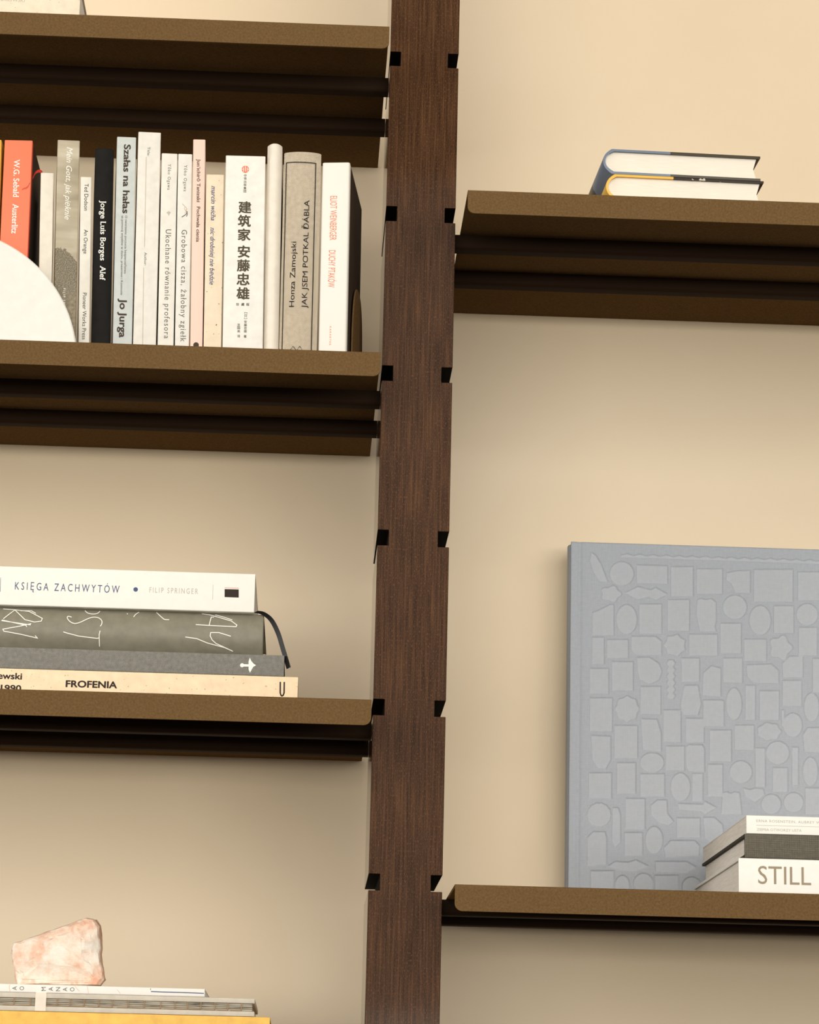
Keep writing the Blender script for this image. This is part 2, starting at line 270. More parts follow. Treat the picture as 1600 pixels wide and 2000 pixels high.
BLUE = {'loc': (0.17367, 0.225, 1.69686),
 'h': 0.39901,
 'shapes': [[(0.0249, 0.3879), (0.0293, 0.3854), (0.0354, 0.3758), (0.0433, 0.3556), (0.0338, 0.3562), (0.0268, 0.3666), (0.0232, 0.379)],
            [(0.0706, 0.3659), (0.0701, 0.3621), (0.0686, 0.3586), (0.0662, 0.3557), (0.063, 0.3536), (0.0595, 0.3524), (0.0558, 0.3523), (0.0522, 0.3532), (0.0491, 0.3552), (0.0466, 0.3579), (0.0451, 0.3613), (0.0445, 0.3651),
             (0.045, 0.3688), (0.0466, 0.3723), (0.049, 0.3753), (0.0521, 0.3774), (0.0557, 0.3786), (0.0594, 0.3787), (0.063, 0.3778), (0.0661, 0.3758), (0.0685, 0.373), (0.0701, 0.3696)],
            [(0.0732, 0.3758), (0.1066, 0.3758), (0.1065, 0.3559), (0.0733, 0.3553)], [(0.11, 0.375), (0.134, 0.3757), (0.1339, 0.3429), (0.11, 0.3422)], [(0.1374, 0.3734), (0.1654, 0.3743), (0.1652, 0.3466), (0.1373, 0.3457)],
            [(0.1986, 0.3748), (0.241, 0.3762), (0.2406, 0.3406), (0.1983, 0.3393)], [(0.2459, 0.3736), (0.2756, 0.3746), (0.2752, 0.3429), (0.2455, 0.342)], [(0.0759, 0.3333), (0.1003, 0.3341), (0.1003, 0.3015), (0.076, 0.3007)],
            [(0.1064, 0.339), (0.13, 0.3398), (0.1299, 0.3057), (0.1063, 0.305)], [(0.2196, 0.3359), (0.2414, 0.3366), (0.241, 0.3065), (0.2193, 0.3059)], [(0.0263, 0.296), (0.0393, 0.2964), (0.0395, 0.267), (0.0265, 0.2666)],
            [(0.0419, 0.2939), (0.0649, 0.2946), (0.065, 0.2745), (0.042, 0.2737)], [(0.1291, 0.3024), (0.1598, 0.3033), (0.1597, 0.28), (0.129, 0.279)], [(0.1625, 0.3152), (0.1851, 0.3159), (0.1848, 0.283), (0.1623, 0.2823)],
            [(0.1876, 0.2989), (0.2119, 0.2997), (0.2117, 0.2754), (0.1874, 0.2747)], [(0.246, 0.3134), (0.266, 0.314), (0.2656, 0.2832), (0.2456, 0.2826)], [(0.024, 0.2624), (0.0442, 0.263), (0.0443, 0.2355), (0.0242, 0.2349)],
            [(0.0472, 0.2704), (0.0702, 0.2711), (0.0703, 0.2397), (0.0474, 0.2391)], [(0.121, 0.2765), (0.1406, 0.2771), (0.1405, 0.2514), (0.121, 0.2508)], [(0.1652, 0.2779), (0.1862, 0.2785), (0.186, 0.2516), (0.1651, 0.251)],
            [(0.2604, 0.2804), (0.2743, 0.2808), (0.2737, 0.2441), (0.2599, 0.2437)], [(0.0242, 0.2311), (0.0483, 0.2318), (0.0484, 0.196), (0.0244, 0.1953)], [(0.0775, 0.2448), (0.0994, 0.2455), (0.0994, 0.2155), (0.0776, 0.2148)],
            [(0.1439, 0.2324), (0.1638, 0.233), (0.1636, 0.2044), (0.1438, 0.2038)], [(0.1886, 0.2494), (0.1997, 0.2497), (0.1993, 0.2124), (0.1883, 0.212)], [(0.2036, 0.2441), (0.2249, 0.2447), (0.2245, 0.2131), (0.2033, 0.2125)],
            [(0.228, 0.2558), (0.2488, 0.2565), (0.2484, 0.2286), (0.2276, 0.2279)], [(0.1697, 0.3703), (0.1829, 0.373), (0.1951, 0.3734), (0.1949, 0.3486), (0.1792, 0.3484), (0.174, 0.3589), (0.1688, 0.3623)],
            [(0.0578, 0.3437), (0.0573, 0.3422), (0.0559, 0.341), (0.0544, 0.3401), (0.0533, 0.3393), (0.0527, 0.3382), (0.0522, 0.3367), (0.0512, 0.3353), (0.0497, 0.3344), (0.0478, 0.3343), (0.0461, 0.3349), (0.0446, 0.3358),
             (0.0433, 0.3363), (0.0418, 0.3364), (0.0399, 0.3363), (0.038, 0.3366), (0.0365, 0.3374), (0.0359, 0.3388), (0.0361, 0.3404), (0.0367, 0.3418), (0.037, 0.343), (0.0367, 0.3442), (0.0361, 0.3456), (0.0358, 0.3472),
             (0.0364, 0.3486), (0.0379, 0.3496), (0.0399, 0.3499), (0.0417, 0.3499), (0.0432, 0.3501), (0.0445, 0.3508), (0.046, 0.3517), (0.0478, 0.3525), (0.0496, 0.3525), (0.0512, 0.3517), (0.0521, 0.3503), (0.0526, 0.3489),
             (0.0533, 0.3478), (0.0544, 0.347), (0.0559, 0.3462), (0.0573, 0.3451)],
            [(0.0604, 0.3447), (0.0747, 0.3522), (0.0886, 0.3491), (0.0938, 0.3519), (0.1069, 0.3447), (0.0938, 0.3378), (0.0869, 0.3411), (0.0747, 0.3377)],
            [(0.0262, 0.3224), (0.0331, 0.3252), (0.0452, 0.3318), (0.0495, 0.3319), (0.0497, 0.2982), (0.0263, 0.2978)],
            [(0.0742, 0.3165), (0.0738, 0.3119), (0.0725, 0.3077), (0.0704, 0.3041), (0.0677, 0.3016), (0.0646, 0.3002), (0.0614, 0.3001), (0.0583, 0.3013), (0.0556, 0.3037), (0.0535, 0.3071), (0.0522, 0.3113), (0.0517, 0.3158),
             (0.0521, 0.3204), (0.0534, 0.3246), (0.0555, 0.3282), (0.0582, 0.3307), (0.0613, 0.3322), (0.0645, 0.3322), (0.0676, 0.331), (0.0703, 0.3286), (0.0724, 0.3252), (0.0738, 0.3211)],
            [(0.1382, 0.34), (0.1426, 0.3414), (0.1478, 0.3403), (0.153, 0.3417), (0.1582, 0.338), (0.1585, 0.3177), (0.1572, 0.3115), (0.1584, 0.3057), (0.1407, 0.3055), (0.1369, 0.3241)],
            [(0.1913, 0.3334), (0.1907, 0.3296), (0.1892, 0.3262), (0.1867, 0.3232), (0.1836, 0.3211), (0.18, 0.3199), (0.1763, 0.3198), (0.1727, 0.3208), (0.1696, 0.3227), (0.1672, 0.3255), (0.1657, 0.3289), (0.1652, 0.3326),
             (0.1657, 0.3363), (0.1673, 0.3398), (0.1697, 0.3427), (0.1729, 0.3449), (0.1764, 0.3461), (0.1802, 0.3462), (0.1837, 0.3452), (0.1869, 0.3433), (0.1893, 0.3405), (0.1908, 0.3371)],
            [(0.217, 0.3201), (0.2165, 0.3155), (0.215, 0.3112), (0.2128, 0.3077), (0.2099, 0.3051), (0.2067, 0.3037), (0.2033, 0.3036), (0.2001, 0.3048), (0.1973, 0.3072), (0.1951, 0.3106), (0.1937, 0.3148), (0.1933, 0.3193),
             (0.1938, 0.3239), (0.1952, 0.3282), (0.1975, 0.3317), (0.2003, 0.3343), (0.2036, 0.3357), (0.2069, 0.3358), (0.2102, 0.3347), (0.213, 0.3322), (0.2152, 0.3288), (0.2165, 0.3246)],
            [(0.2673, 0.3278), (0.2667, 0.3244), (0.2653, 0.3213), (0.2631, 0.3186), (0.2602, 0.3167), (0.2569, 0.3156), (0.2536, 0.3155), (0.2503, 0.3164), (0.2475, 0.3181), (0.2453, 0.3206), (0.244, 0.3237), (0.2435, 0.3271),
             (0.2441, 0.3305), (0.2455, 0.3337), (0.2477, 0.3363), (0.2506, 0.3382), (0.2539, 0.3393), (0.2572, 0.3394), (0.2605, 0.3386), (0.2633, 0.3368), (0.2655, 0.3343), (0.2668, 0.3312)],
            [(0.0679, 0.2982), (0.0939, 0.299), (0.1003, 0.2939), (0.1003, 0.2787), (0.0731, 0.2778), (0.0679, 0.2833)],
            [(0.1245, 0.2903), (0.1255, 0.2848), (0.1207, 0.2821), (0.1171, 0.2778), (0.112, 0.2798), (0.1065, 0.2799), (0.1051, 0.2852), (0.1018, 0.2896), (0.1051, 0.2942), (0.1065, 0.2996), (0.112, 0.3), (0.1171, 0.3024),
             (0.1207, 0.2983), (0.1256, 0.2958)],
            [(0.2398, 0.2912), (0.2391, 0.289), (0.2375, 0.2873), (0.2357, 0.286), (0.2344, 0.2848), (0.2338, 0.2831), (0.2332, 0.2809), (0.2322, 0.2786), (0.2305, 0.2772), (0.2284, 0.2772), (0.2265, 0.2783), (0.2249, 0.2797),
             (0.2235, 0.2806), (0.2218, 0.2807), (0.2197, 0.2805), (0.2175, 0.2807), (0.2158, 0.282), (0.2152, 0.2842), (0.2156, 0.2866), (0.2164, 0.2887), (0.2168, 0.2905), (0.2165, 0.2922), (0.2157, 0.2943), (0.2153, 0.2967),
             (0.216, 0.2989), (0.2177, 0.3003), (0.2199, 0.3007), (0.222, 0.3006), (0.2237, 0.3009), (0.2251, 0.3018), (0.2267, 0.3033), (0.2287, 0.3046), (0.2308, 0.3046), (0.2325, 0.3033), (0.2335, 0.3011), (0.2339, 0.2989),
             (0.2346, 0.2973), (0.2358, 0.2962), (0.2376, 0.295), (0.2392, 0.2933)],
            [(0.074, 0.2756), (0.087, 0.2765), (0.0973, 0.2702), (0.1008, 0.2616), (0.0973, 0.2519), (0.087, 0.2472), (0.0766, 0.2521), (0.0745, 0.2625)],
            [(0.1075, 0.274), (0.1051, 0.2704), (0.1075, 0.267), (0.1051, 0.2634), (0.1075, 0.26), (0.1051, 0.2565), (0.1075, 0.253), (0.1051, 0.2495), (0.1075, 0.2461), (0.1051, 0.2425), (0.1075, 0.2391), (0.1051, 0.2356),
             (0.1075, 0.2322), (0.1125, 0.2323), (0.1149, 0.2359), (0.1125, 0.2393), (0.1149, 0.2428), (0.1125, 0.2462), (0.115, 0.2498), (0.1125, 0.2532), (0.115, 0.2568), (0.1125, 0.2602), (0.115, 0.2637), (0.1125, 0.2672),
             (0.115, 0.2707), (0.1126, 0.2742)],
            [(0.144, 0.2611), (0.1527, 0.2693), (0.1631, 0.267), (0.1629, 0.2364), (0.1431, 0.2367)], [(0.19, 0.2713), (0.2169, 0.273), (0.2246, 0.2662), (0.2245, 0.2522), (0.1976, 0.2514), (0.1907, 0.2591)],
            [(0.2281, 0.2742), (0.2361, 0.282), (0.2505, 0.2824), (0.2502, 0.2591), (0.2285, 0.2585)],
            [(0.0769, 0.2208), (0.0762, 0.2187), (0.0749, 0.2169), (0.0742, 0.215), (0.074, 0.2128), (0.0731, 0.2107), (0.0712, 0.2097), (0.0691, 0.2093), (0.0674, 0.2085), (0.0658, 0.2071), (0.0638, 0.2063), (0.0619, 0.207),
             (0.0602, 0.2083), (0.0585, 0.209), (0.0565, 0.2092), (0.0546, 0.2102), (0.0537, 0.2122), (0.0534, 0.2144), (0.0527, 0.2162), (0.0514, 0.218), (0.0507, 0.2201), (0.0514, 0.2222), (0.0527, 0.224), (0.0534, 0.2259),
             (0.0536, 0.2282), (0.0545, 0.2302), (0.0564, 0.2313), (0.0585, 0.2316), (0.0602, 0.2324), (0.0618, 0.2339), (0.0638, 0.2347), (0.0657, 0.234), (0.0674, 0.2326), (0.0691, 0.2319), (0.0711, 0.2317), (0.073, 0.2308),
             (0.0739, 0.2288), (0.0742, 0.2265), (0.0749, 0.2247), (0.0762, 0.223)],
            [(0.1241, 0.2475), (0.1388, 0.2479), (0.1422, 0.228), (0.1387, 0.2158), (0.1232, 0.2153), (0.1197, 0.2256)],
            [(0.1853, 0.2293), (0.1849, 0.2244), (0.1839, 0.2199), (0.1823, 0.2161), (0.1802, 0.2134), (0.1778, 0.2119), (0.1754, 0.2118), (0.173, 0.2131), (0.171, 0.2157), (0.1694, 0.2194), (0.1684, 0.2239), (0.1681, 0.2288),
             (0.1684, 0.2337), (0.1695, 0.2382), (0.1711, 0.242), (0.1732, 0.2447), (0.1756, 0.2462), (0.178, 0.2463), (0.1804, 0.245), (0.1824, 0.2423), (0.184, 0.2387), (0.185, 0.2342)],
            [(0.2671, 0.2283), (0.2667, 0.2238), (0.2656, 0.2198), (0.2641, 0.2163), (0.262, 0.2139), (0.2597, 0.2126), (0.2574, 0.2125), (0.2551, 0.2137), (0.2532, 0.216), (0.2517, 0.2193), (0.2507, 0.2234), (0.2505, 0.2278),
             (0.2509, 0.2322), (0.2519, 0.2363), (0.2535, 0.2397), (0.2555, 0.2422), (0.2578, 0.2435), (0.2602, 0.2435), (0.2624, 0.2424), (0.2644, 0.24), (0.2659, 0.2367), (0.2668, 0.2326)],
            [(0.0501, 0.2025), (0.075, 0.2033), (0.0751, 0.1683), (0.0503, 0.1676)], [(0.1017, 0.2207), (0.1206, 0.2212), (0.1206, 0.1868), (0.1017, 0.1863)], [(0.1254, 0.2124), (0.1451, 0.2129), (0.145, 0.187), (0.1254, 0.1865)],
            [(0.1465, 0.2317), (0.1663, 0.2323), (0.1662, 0.2046), (0.1464, 0.204)], [(0.1507, 0.2007), (0.1739, 0.2013), (0.1737, 0.1677), (0.1505, 0.1671)], [(0.1771, 0.2066), (0.1981, 0.2072), (0.1979, 0.1805), (0.1769, 0.1799)],
            [(0.2268, 0.2244), (0.2302, 0.2245), (0.23, 0.2064), (0.2266, 0.2064)], [(0.1042, 0.1824), (0.1245, 0.183), (0.1245, 0.1569), (0.1042, 0.1563)], [(0.1485, 0.1644), (0.1646, 0.1649), (0.1644, 0.1306), (0.1483, 0.1302)],
            [(0.1988, 0.1831), (0.2094, 0.1834), (0.2091, 0.1421), (0.1984, 0.1419)], [(0.2375, 0.1851), (0.2444, 0.1853), (0.2439, 0.1449), (0.2371, 0.1447)], [(0.2166, 0.163), (0.233, 0.1634), (0.2327, 0.1373), (0.2164, 0.1369)],
            [(0.0238, 0.1519), (0.0478, 0.1526), (0.0479, 0.1256), (0.024, 0.1249)], [(0.0529, 0.1634), (0.0731, 0.164), (0.0731, 0.1311), (0.053, 0.1305)], [(0.0777, 0.1524), (0.1034, 0.1532), (0.1034, 0.1289), (0.0777, 0.1282)],
            [(0.132, 0.1545), (0.1436, 0.1548), (0.1435, 0.1249), (0.1319, 0.1246)], [(0.0624, 0.126), (0.0829, 0.1266), (0.0829, 0.0943), (0.0625, 0.0937)], [(0.2508, 0.1425), (0.2722, 0.1431), (0.2718, 0.1149), (0.2504, 0.1143)],
            [(0.1158, 0.1075), (0.1406, 0.1081), (0.1405, 0.0874), (0.1158, 0.0867)], [(0.0613, 0.0906), (0.0804, 0.0912), (0.0804, 0.0672), (0.0614, 0.0667)], [(0.0262, 0.0502), (0.0508, 0.0509), (0.0509, 0.026), (0.0264, 0.0254)],
            [(0.0927, 0.0473), (0.1178, 0.048), (0.1178, 0.0278), (0.0927, 0.0272)], [(0.0784, 0.2106), (0.0956, 0.2103), (0.0999, 0.1957), (0.0999, 0.1759), (0.0802, 0.1771)],
            [(0.227, 0.2012), (0.2263, 0.1996), (0.2249, 0.1984), (0.2238, 0.1972), (0.2234, 0.1957), (0.2228, 0.1941), (0.2214, 0.1929), (0.2192, 0.1925), (0.2171, 0.1926), (0.2153, 0.1922), (0.2135, 0.1915), (0.2114, 0.1909),
             (0.2094, 0.1913), (0.2079, 0.1924), (0.2067, 0.1936), (0.2051, 0.1943), (0.2032, 0.1949), (0.2016, 0.1959), (0.2011, 0.1974), (0.2016, 0.199), (0.202, 0.2004), (0.2016, 0.2018), (0.2012, 0.2034), (0.2016, 0.205),
             (0.2033, 0.2061), (0.2052, 0.2068), (0.2068, 0.2076), (0.208, 0.2088), (0.2095, 0.2101), (0.2116, 0.2106), (0.2137, 0.2101), (0.2155, 0.2094), (0.2173, 0.2092), (0.2194, 0.2094), (0.2215, 0.2091), (0.223, 0.208),
             (0.2235, 0.2064), (0.2239, 0.205), (0.225, 0.2039), (0.2264, 0.2027)],
            [(0.249, 0.2087), (0.2485, 0.2051), (0.2473, 0.2017), (0.2453, 0.1988), (0.2428, 0.1968), (0.24, 0.1956), (0.237, 0.1956), (0.2342, 0.1965), (0.2318, 0.1984), (0.2299, 0.2012), (0.2287, 0.2045), (0.2283, 0.2081),
             (0.2288, 0.2118), (0.23, 0.2152), (0.232, 0.2181), (0.2345, 0.2201), (0.2373, 0.2213), (0.2403, 0.2214), (0.2431, 0.2204), (0.2456, 0.2185), (0.2475, 0.2157), (0.2487, 0.2124)],
            [(0.2489, 0.1984), (0.2542, 0.2063), (0.2732, 0.2069), (0.2728, 0.1792), (0.2504, 0.1803)], [(0.0258, 0.1915), (0.0467, 0.191), (0.0469, 0.1666), (0.0418, 0.1562), (0.0332, 0.1568), (0.0272, 0.1661)],
            [(0.103, 0.1648), (0.1025, 0.1618), (0.101, 0.159), (0.0986, 0.1567), (0.0955, 0.1549), (0.092, 0.154), (0.0884, 0.1539), (0.0849, 0.1546), (0.0818, 0.1562), (0.0794, 0.1584), (0.0779, 0.1611), (0.0773, 0.1641),
             (0.0779, 0.1671), (0.0794, 0.1699), (0.0818, 0.1722), (0.0848, 0.174), (0.0883, 0.1749), (0.092, 0.175), (0.0955, 0.1743), (0.0986, 0.1727), (0.101, 0.1705), (0.1025, 0.1678)],
            [(0.1257, 0.1818), (0.1283, 0.1845), (0.1429, 0.1849), (0.1454, 0.1815), (0.1454, 0.1557), (0.1282, 0.1561), (0.1257, 0.162)],
            [(0.1955, 0.1575), (0.195, 0.1541), (0.1935, 0.151), (0.1912, 0.1483), (0.1883, 0.1464), (0.1851, 0.1454), (0.1817, 0.1453), (0.1784, 0.1461), (0.1755, 0.1479), (0.1733, 0.1504), (0.1719, 0.1535), (0.1714, 0.1568),
             (0.1719, 0.1602), (0.1734, 0.1634), (0.1756, 0.166), (0.1785, 0.168), (0.1818, 0.169), (0.1852, 0.1691), (0.1885, 0.1683), (0.1914, 0.1665), (0.1936, 0.164), (0.195, 0.1609)],
            [(0.2349, 0.179), (0.2343, 0.1754), (0.2328, 0.1722), (0.2305, 0.1695), (0.2275, 0.1675), (0.2241, 0.1664), (0.2206, 0.1663), (0.2172, 0.1672), (0.2143, 0.169), (0.212, 0.1716), (0.2105, 0.1748), (0.2101, 0.1782),
             (0.2106, 0.1817), (0.2121, 0.185), (0.2144, 0.1878), (0.2174, 0.1898), (0.2208, 0.1908), (0.2244, 0.191), (0.2277, 0.19), (0.2307, 0.1882), (0.233, 0.1856), (0.2344, 0.1824)],
            [(0.2649, 0.16), (0.2645, 0.1557), (0.2635, 0.1517), (0.2619, 0.1483), (0.2599, 0.1459), (0.2576, 0.1446), (0.2553, 0.1445), (0.253, 0.1457), (0.2511, 0.148), (0.2496, 0.1512), (0.2487, 0.1552), (0.2484, 0.1596),
             (0.2488, 0.1639), (0.2498, 0.168), (0.2514, 0.1714), (0.2534, 0.1738), (0.2557, 0.1751), (0.258, 0.1752), (0.2603, 0.174), (0.2622, 0.1717), (0.2637, 0.1684), (0.2646, 0.1644)],
            [(0.1306, 0.1399), (0.1301, 0.1357), (0.1289, 0.1317), (0.1269, 0.1285), (0.1243, 0.1261), (0.1215, 0.1248), (0.1184, 0.1247), (0.1155, 0.1258), (0.113, 0.1281), (0.111, 0.1312), (0.1098, 0.1351), (0.1094, 0.1393),
             (0.1098, 0.1436), (0.111, 0.1475), (0.113, 0.1508), (0.1156, 0.1532), (0.1185, 0.1545), (0.1215, 0.1546), (0.1244, 0.1534), (0.1269, 0.1512), (0.1289, 0.148), (0.1301, 0.1441)],
            [(0.1855, 0.1406), (0.1933, 0.1391), (0.1984, 0.141), (0.207, 0.1404), (0.2086, 0.1336), (0.1983, 0.1256), (0.188, 0.1313)],
            [(0.0478, 0.1086), (0.0471, 0.1066), (0.0467, 0.1047), (0.0464, 0.1027), (0.0448, 0.1013), (0.0438, 0.0996), (0.0425, 0.0981), (0.0404, 0.0976), (0.0389, 0.0963), (0.0369, 0.0957), (0.0349, 0.0961), (0.0329, 0.0956),
             (0.031, 0.0961), (0.0294, 0.0973), (0.0274, 0.0977), (0.0261, 0.0991), (0.025, 0.1008), (0.0234, 0.1021), (0.0231, 0.1041), (0.0227, 0.106), (0.0219, 0.1079), (0.0227, 0.1098), (0.023, 0.1117), (0.0233, 0.1138),
             (0.0249, 0.1151), (0.0259, 0.1168), (0.0272, 0.1184), (0.0293, 0.1189), (0.0309, 0.1202), (0.0328, 0.1208), (0.0348, 0.1204), (0.0368, 0.1209), (0.0387, 0.1204), (0.0403, 0.1192), (0.0424, 0.1188), (0.0437, 0.1173),
             (0.0447, 0.1157), (0.0464, 0.1144), (0.0467, 0.1124), (0.047, 0.1105)],
            [(0.0488, 0.1163), (0.0548, 0.1164), (0.0573, 0.1089), (0.0575, 0.08), (0.0515, 0.0748), (0.0481, 0.0815)],
            [(0.0889, 0.12), (0.0957, 0.1256), (0.1059, 0.1259), (0.1063, 0.1119), (0.1131, 0.1036), (0.1076, 0.0992), (0.0974, 0.1015), (0.0889, 0.1098)],
            [(0.117, 0.1225), (0.1435, 0.1224), (0.1452, 0.1258), (0.158, 0.1194), (0.1452, 0.1113), (0.1418, 0.1146), (0.1179, 0.1157)],
            [(0.1641, 0.1349), (0.1684, 0.1362), (0.1727, 0.1346), (0.177, 0.1364), (0.1821, 0.1354), (0.1845, 0.1124), (0.1623, 0.1118)],
            [(0.2257, 0.1247), (0.2252, 0.1217), (0.2239, 0.1189), (0.2219, 0.1166), (0.2194, 0.1149), (0.2165, 0.1139), (0.2134, 0.1139), (0.2105, 0.1146), (0.208, 0.1162), (0.2061, 0.1184), (0.2048, 0.1211), (0.2044, 0.1241),
             (0.2049, 0.1271), (0.2062, 0.1298), (0.2082, 0.1322), (0.2107, 0.1339), (0.2137, 0.1348), (0.2167, 0.1349), (0.2196, 0.1341), (0.2221, 0.1326), (0.224, 0.1303), (0.2253, 0.1277)],
            [(0.2492, 0.127), (0.2487, 0.124), (0.2474, 0.1213), (0.2454, 0.1189), (0.2429, 0.1172), (0.2399, 0.1163), (0.2369, 0.1162), (0.234, 0.117), (0.2315, 0.1186), (0.2296, 0.1208), (0.2283, 0.1235), (0.2279, 0.1265),
             (0.2284, 0.1294), (0.2297, 0.1322), (0.2317, 0.1346), (0.2343, 0.1363), (0.2372, 0.1372), (0.2402, 0.1373), (0.2431, 0.1365), (0.2456, 0.1349), (0.2476, 0.1327), (0.2488, 0.13)],
            [(0.1435, 0.1087), (0.1554, 0.1091), (0.1639, 0.1017), (0.1656, 0.0881), (0.1553, 0.0794), (0.1451, 0.0876)], [(0.0226, 0.0842), (0.0285, 0.0906), (0.0413, 0.0909), (0.043, 0.0847), (0.0431, 0.0569), (0.0228, 0.0546)],
            [(0.1017, 0.0838), (0.1013, 0.0798), (0.1002, 0.076), (0.0984, 0.0729), (0.0962, 0.0706), (0.0936, 0.0694), (0.091, 0.0693), (0.0884, 0.0704), (0.0862, 0.0725), (0.0844, 0.0756), (0.0833, 0.0793), (0.0829, 0.0833),
             (0.0833, 0.0874), (0.0844, 0.0911), (0.0862, 0.0943), (0.0884, 0.0965), (0.091, 0.0978), (0.0936, 0.0979), (0.0962, 0.0968), (0.0984, 0.0946), (0.1002, 0.0916), (0.1013, 0.0879)],
            [(0.1025, 0.0762), (0.1093, 0.0837), (0.1349, 0.0844), (0.14, 0.079), (0.1391, 0.0688), (0.1042, 0.0661)],
            [(0.044, 0.0552), (0.0516, 0.0605), (0.0652, 0.06), (0.0736, 0.0628), (0.0872, 0.0564), (0.0737, 0.051), (0.0601, 0.0506)], [(0.0932, 0.0616), (0.1263, 0.0625), (0.1365, 0.0569), (0.1263, 0.0507), (0.094, 0.0507)],
            [(0.0669, 0.0365), (0.0666, 0.0337), (0.0657, 0.031), (0.0643, 0.0288), (0.0625, 0.0272), (0.0604, 0.0264), (0.0583, 0.0263), (0.0562, 0.0271), (0.0544, 0.0286), (0.0529, 0.0307), (0.052, 0.0333), (0.0517, 0.0361),
             (0.052, 0.0389), (0.0529, 0.0416), (0.0543, 0.0438), (0.0561, 0.0454), (0.0582, 0.0462), (0.0604, 0.0463), (0.0624, 0.0456), (0.0643, 0.0441), (0.0657, 0.0419), (0.0666, 0.0393)],
            [(0.0918, 0.0389), (0.0914, 0.0359), (0.0902, 0.0332), (0.0882, 0.0309), (0.0857, 0.0292), (0.0828, 0.0283), (0.0799, 0.0283), (0.077, 0.029), (0.0745, 0.0305), (0.0725, 0.0327), (0.0713, 0.0354), (0.0708, 0.0383),
             (0.0712, 0.0412), (0.0725, 0.044), (0.0744, 0.0463), (0.0769, 0.0479), (0.0798, 0.0489), (0.0828, 0.0489), (0.0857, 0.0482), (0.0882, 0.0466), (0.0902, 0.0445), (0.0914, 0.0418)],
            [(0.1415, 0.0369), (0.1411, 0.034), (0.1399, 0.0314), (0.138, 0.0291), (0.1355, 0.0275), (0.1328, 0.0266), (0.1299, 0.0266), (0.1271, 0.0273), (0.1246, 0.0288), (0.1228, 0.0309), (0.1216, 0.0335), (0.1212, 0.0363),
             (0.1216, 0.0391), (0.1228, 0.0418), (0.1247, 0.044), (0.1271, 0.0456), (0.1299, 0.0465), (0.1328, 0.0466), (0.1356, 0.0459), (0.138, 0.0444), (0.1399, 0.0423), (0.1411, 0.0397)],
            [(0.0563, 0.3857), (0.0633, 0.3875), (0.0702, 0.3857), (0.0772, 0.3875), (0.0842, 0.3857), (0.0912, 0.3875), (0.0982, 0.3857), (0.1051, 0.3875), (0.1121, 0.3857), (0.1191, 0.3875), (0.1261, 0.3857), (0.1331, 0.3875),
             (0.1401, 0.3857), (0.1471, 0.3875), (0.1541, 0.3858), (0.1611, 0.3875), (0.1681, 0.3858), (0.1751, 0.3876), (0.1821, 0.3858), (0.1891, 0.3876), (0.1961, 0.3858), (0.2031, 0.3876), (0.2101, 0.3858), (0.2171, 0.3876),
             (0.2241, 0.3858), (0.2311, 0.3876), (0.2381, 0.3858), (0.2451, 0.3876), (0.2521, 0.3858), (0.2592, 0.3876), (0.2662, 0.3858), (0.2732, 0.3876), (0.2758, 0.3826), (0.0563, 0.3832)]]}
RIBBON_BLACK = [(-0.14924, -0.056, 1.95199), (-0.14244, -0.056, 1.95073), (-0.13449, -0.056, 1.94457), (-0.1278, -0.056, 1.93248), (-0.12297, -0.056, 1.9184), (-0.11976, -0.056, 1.90871), (-0.11654, -0.056, 1.89903)]
RIBBON_RED = [(-0.37385, -0.06, 2.3825), (-0.37668, -0.06, 2.38399), (-0.38007, -0.06, 2.38226), (-0.38229, -0.06, 2.37738), (-0.38395, -0.06, 2.37147)]
ROCK = [(-0.35462, 1.59986), (-0.35704, 1.6088), (-0.35987, 1.6185), (-0.36291, 1.62897), (-0.36196, 1.63465), (-0.36064, 1.63808), (-0.34981, 1.64139), (-0.34013, 1.64504), (-0.33048, 1.64946), (-0.32, 1.65276), (-0.31027, 1.65605),
 (-0.30136, 1.66046), (-0.29382, 1.66218), (-0.28688, 1.66084), (-0.28278, 1.65526), (-0.28133, 1.64166), (-0.28034, 1.62959), (-0.27822, 1.61759), (-0.27651, 1.60635), (-0.28004, 1.601)]
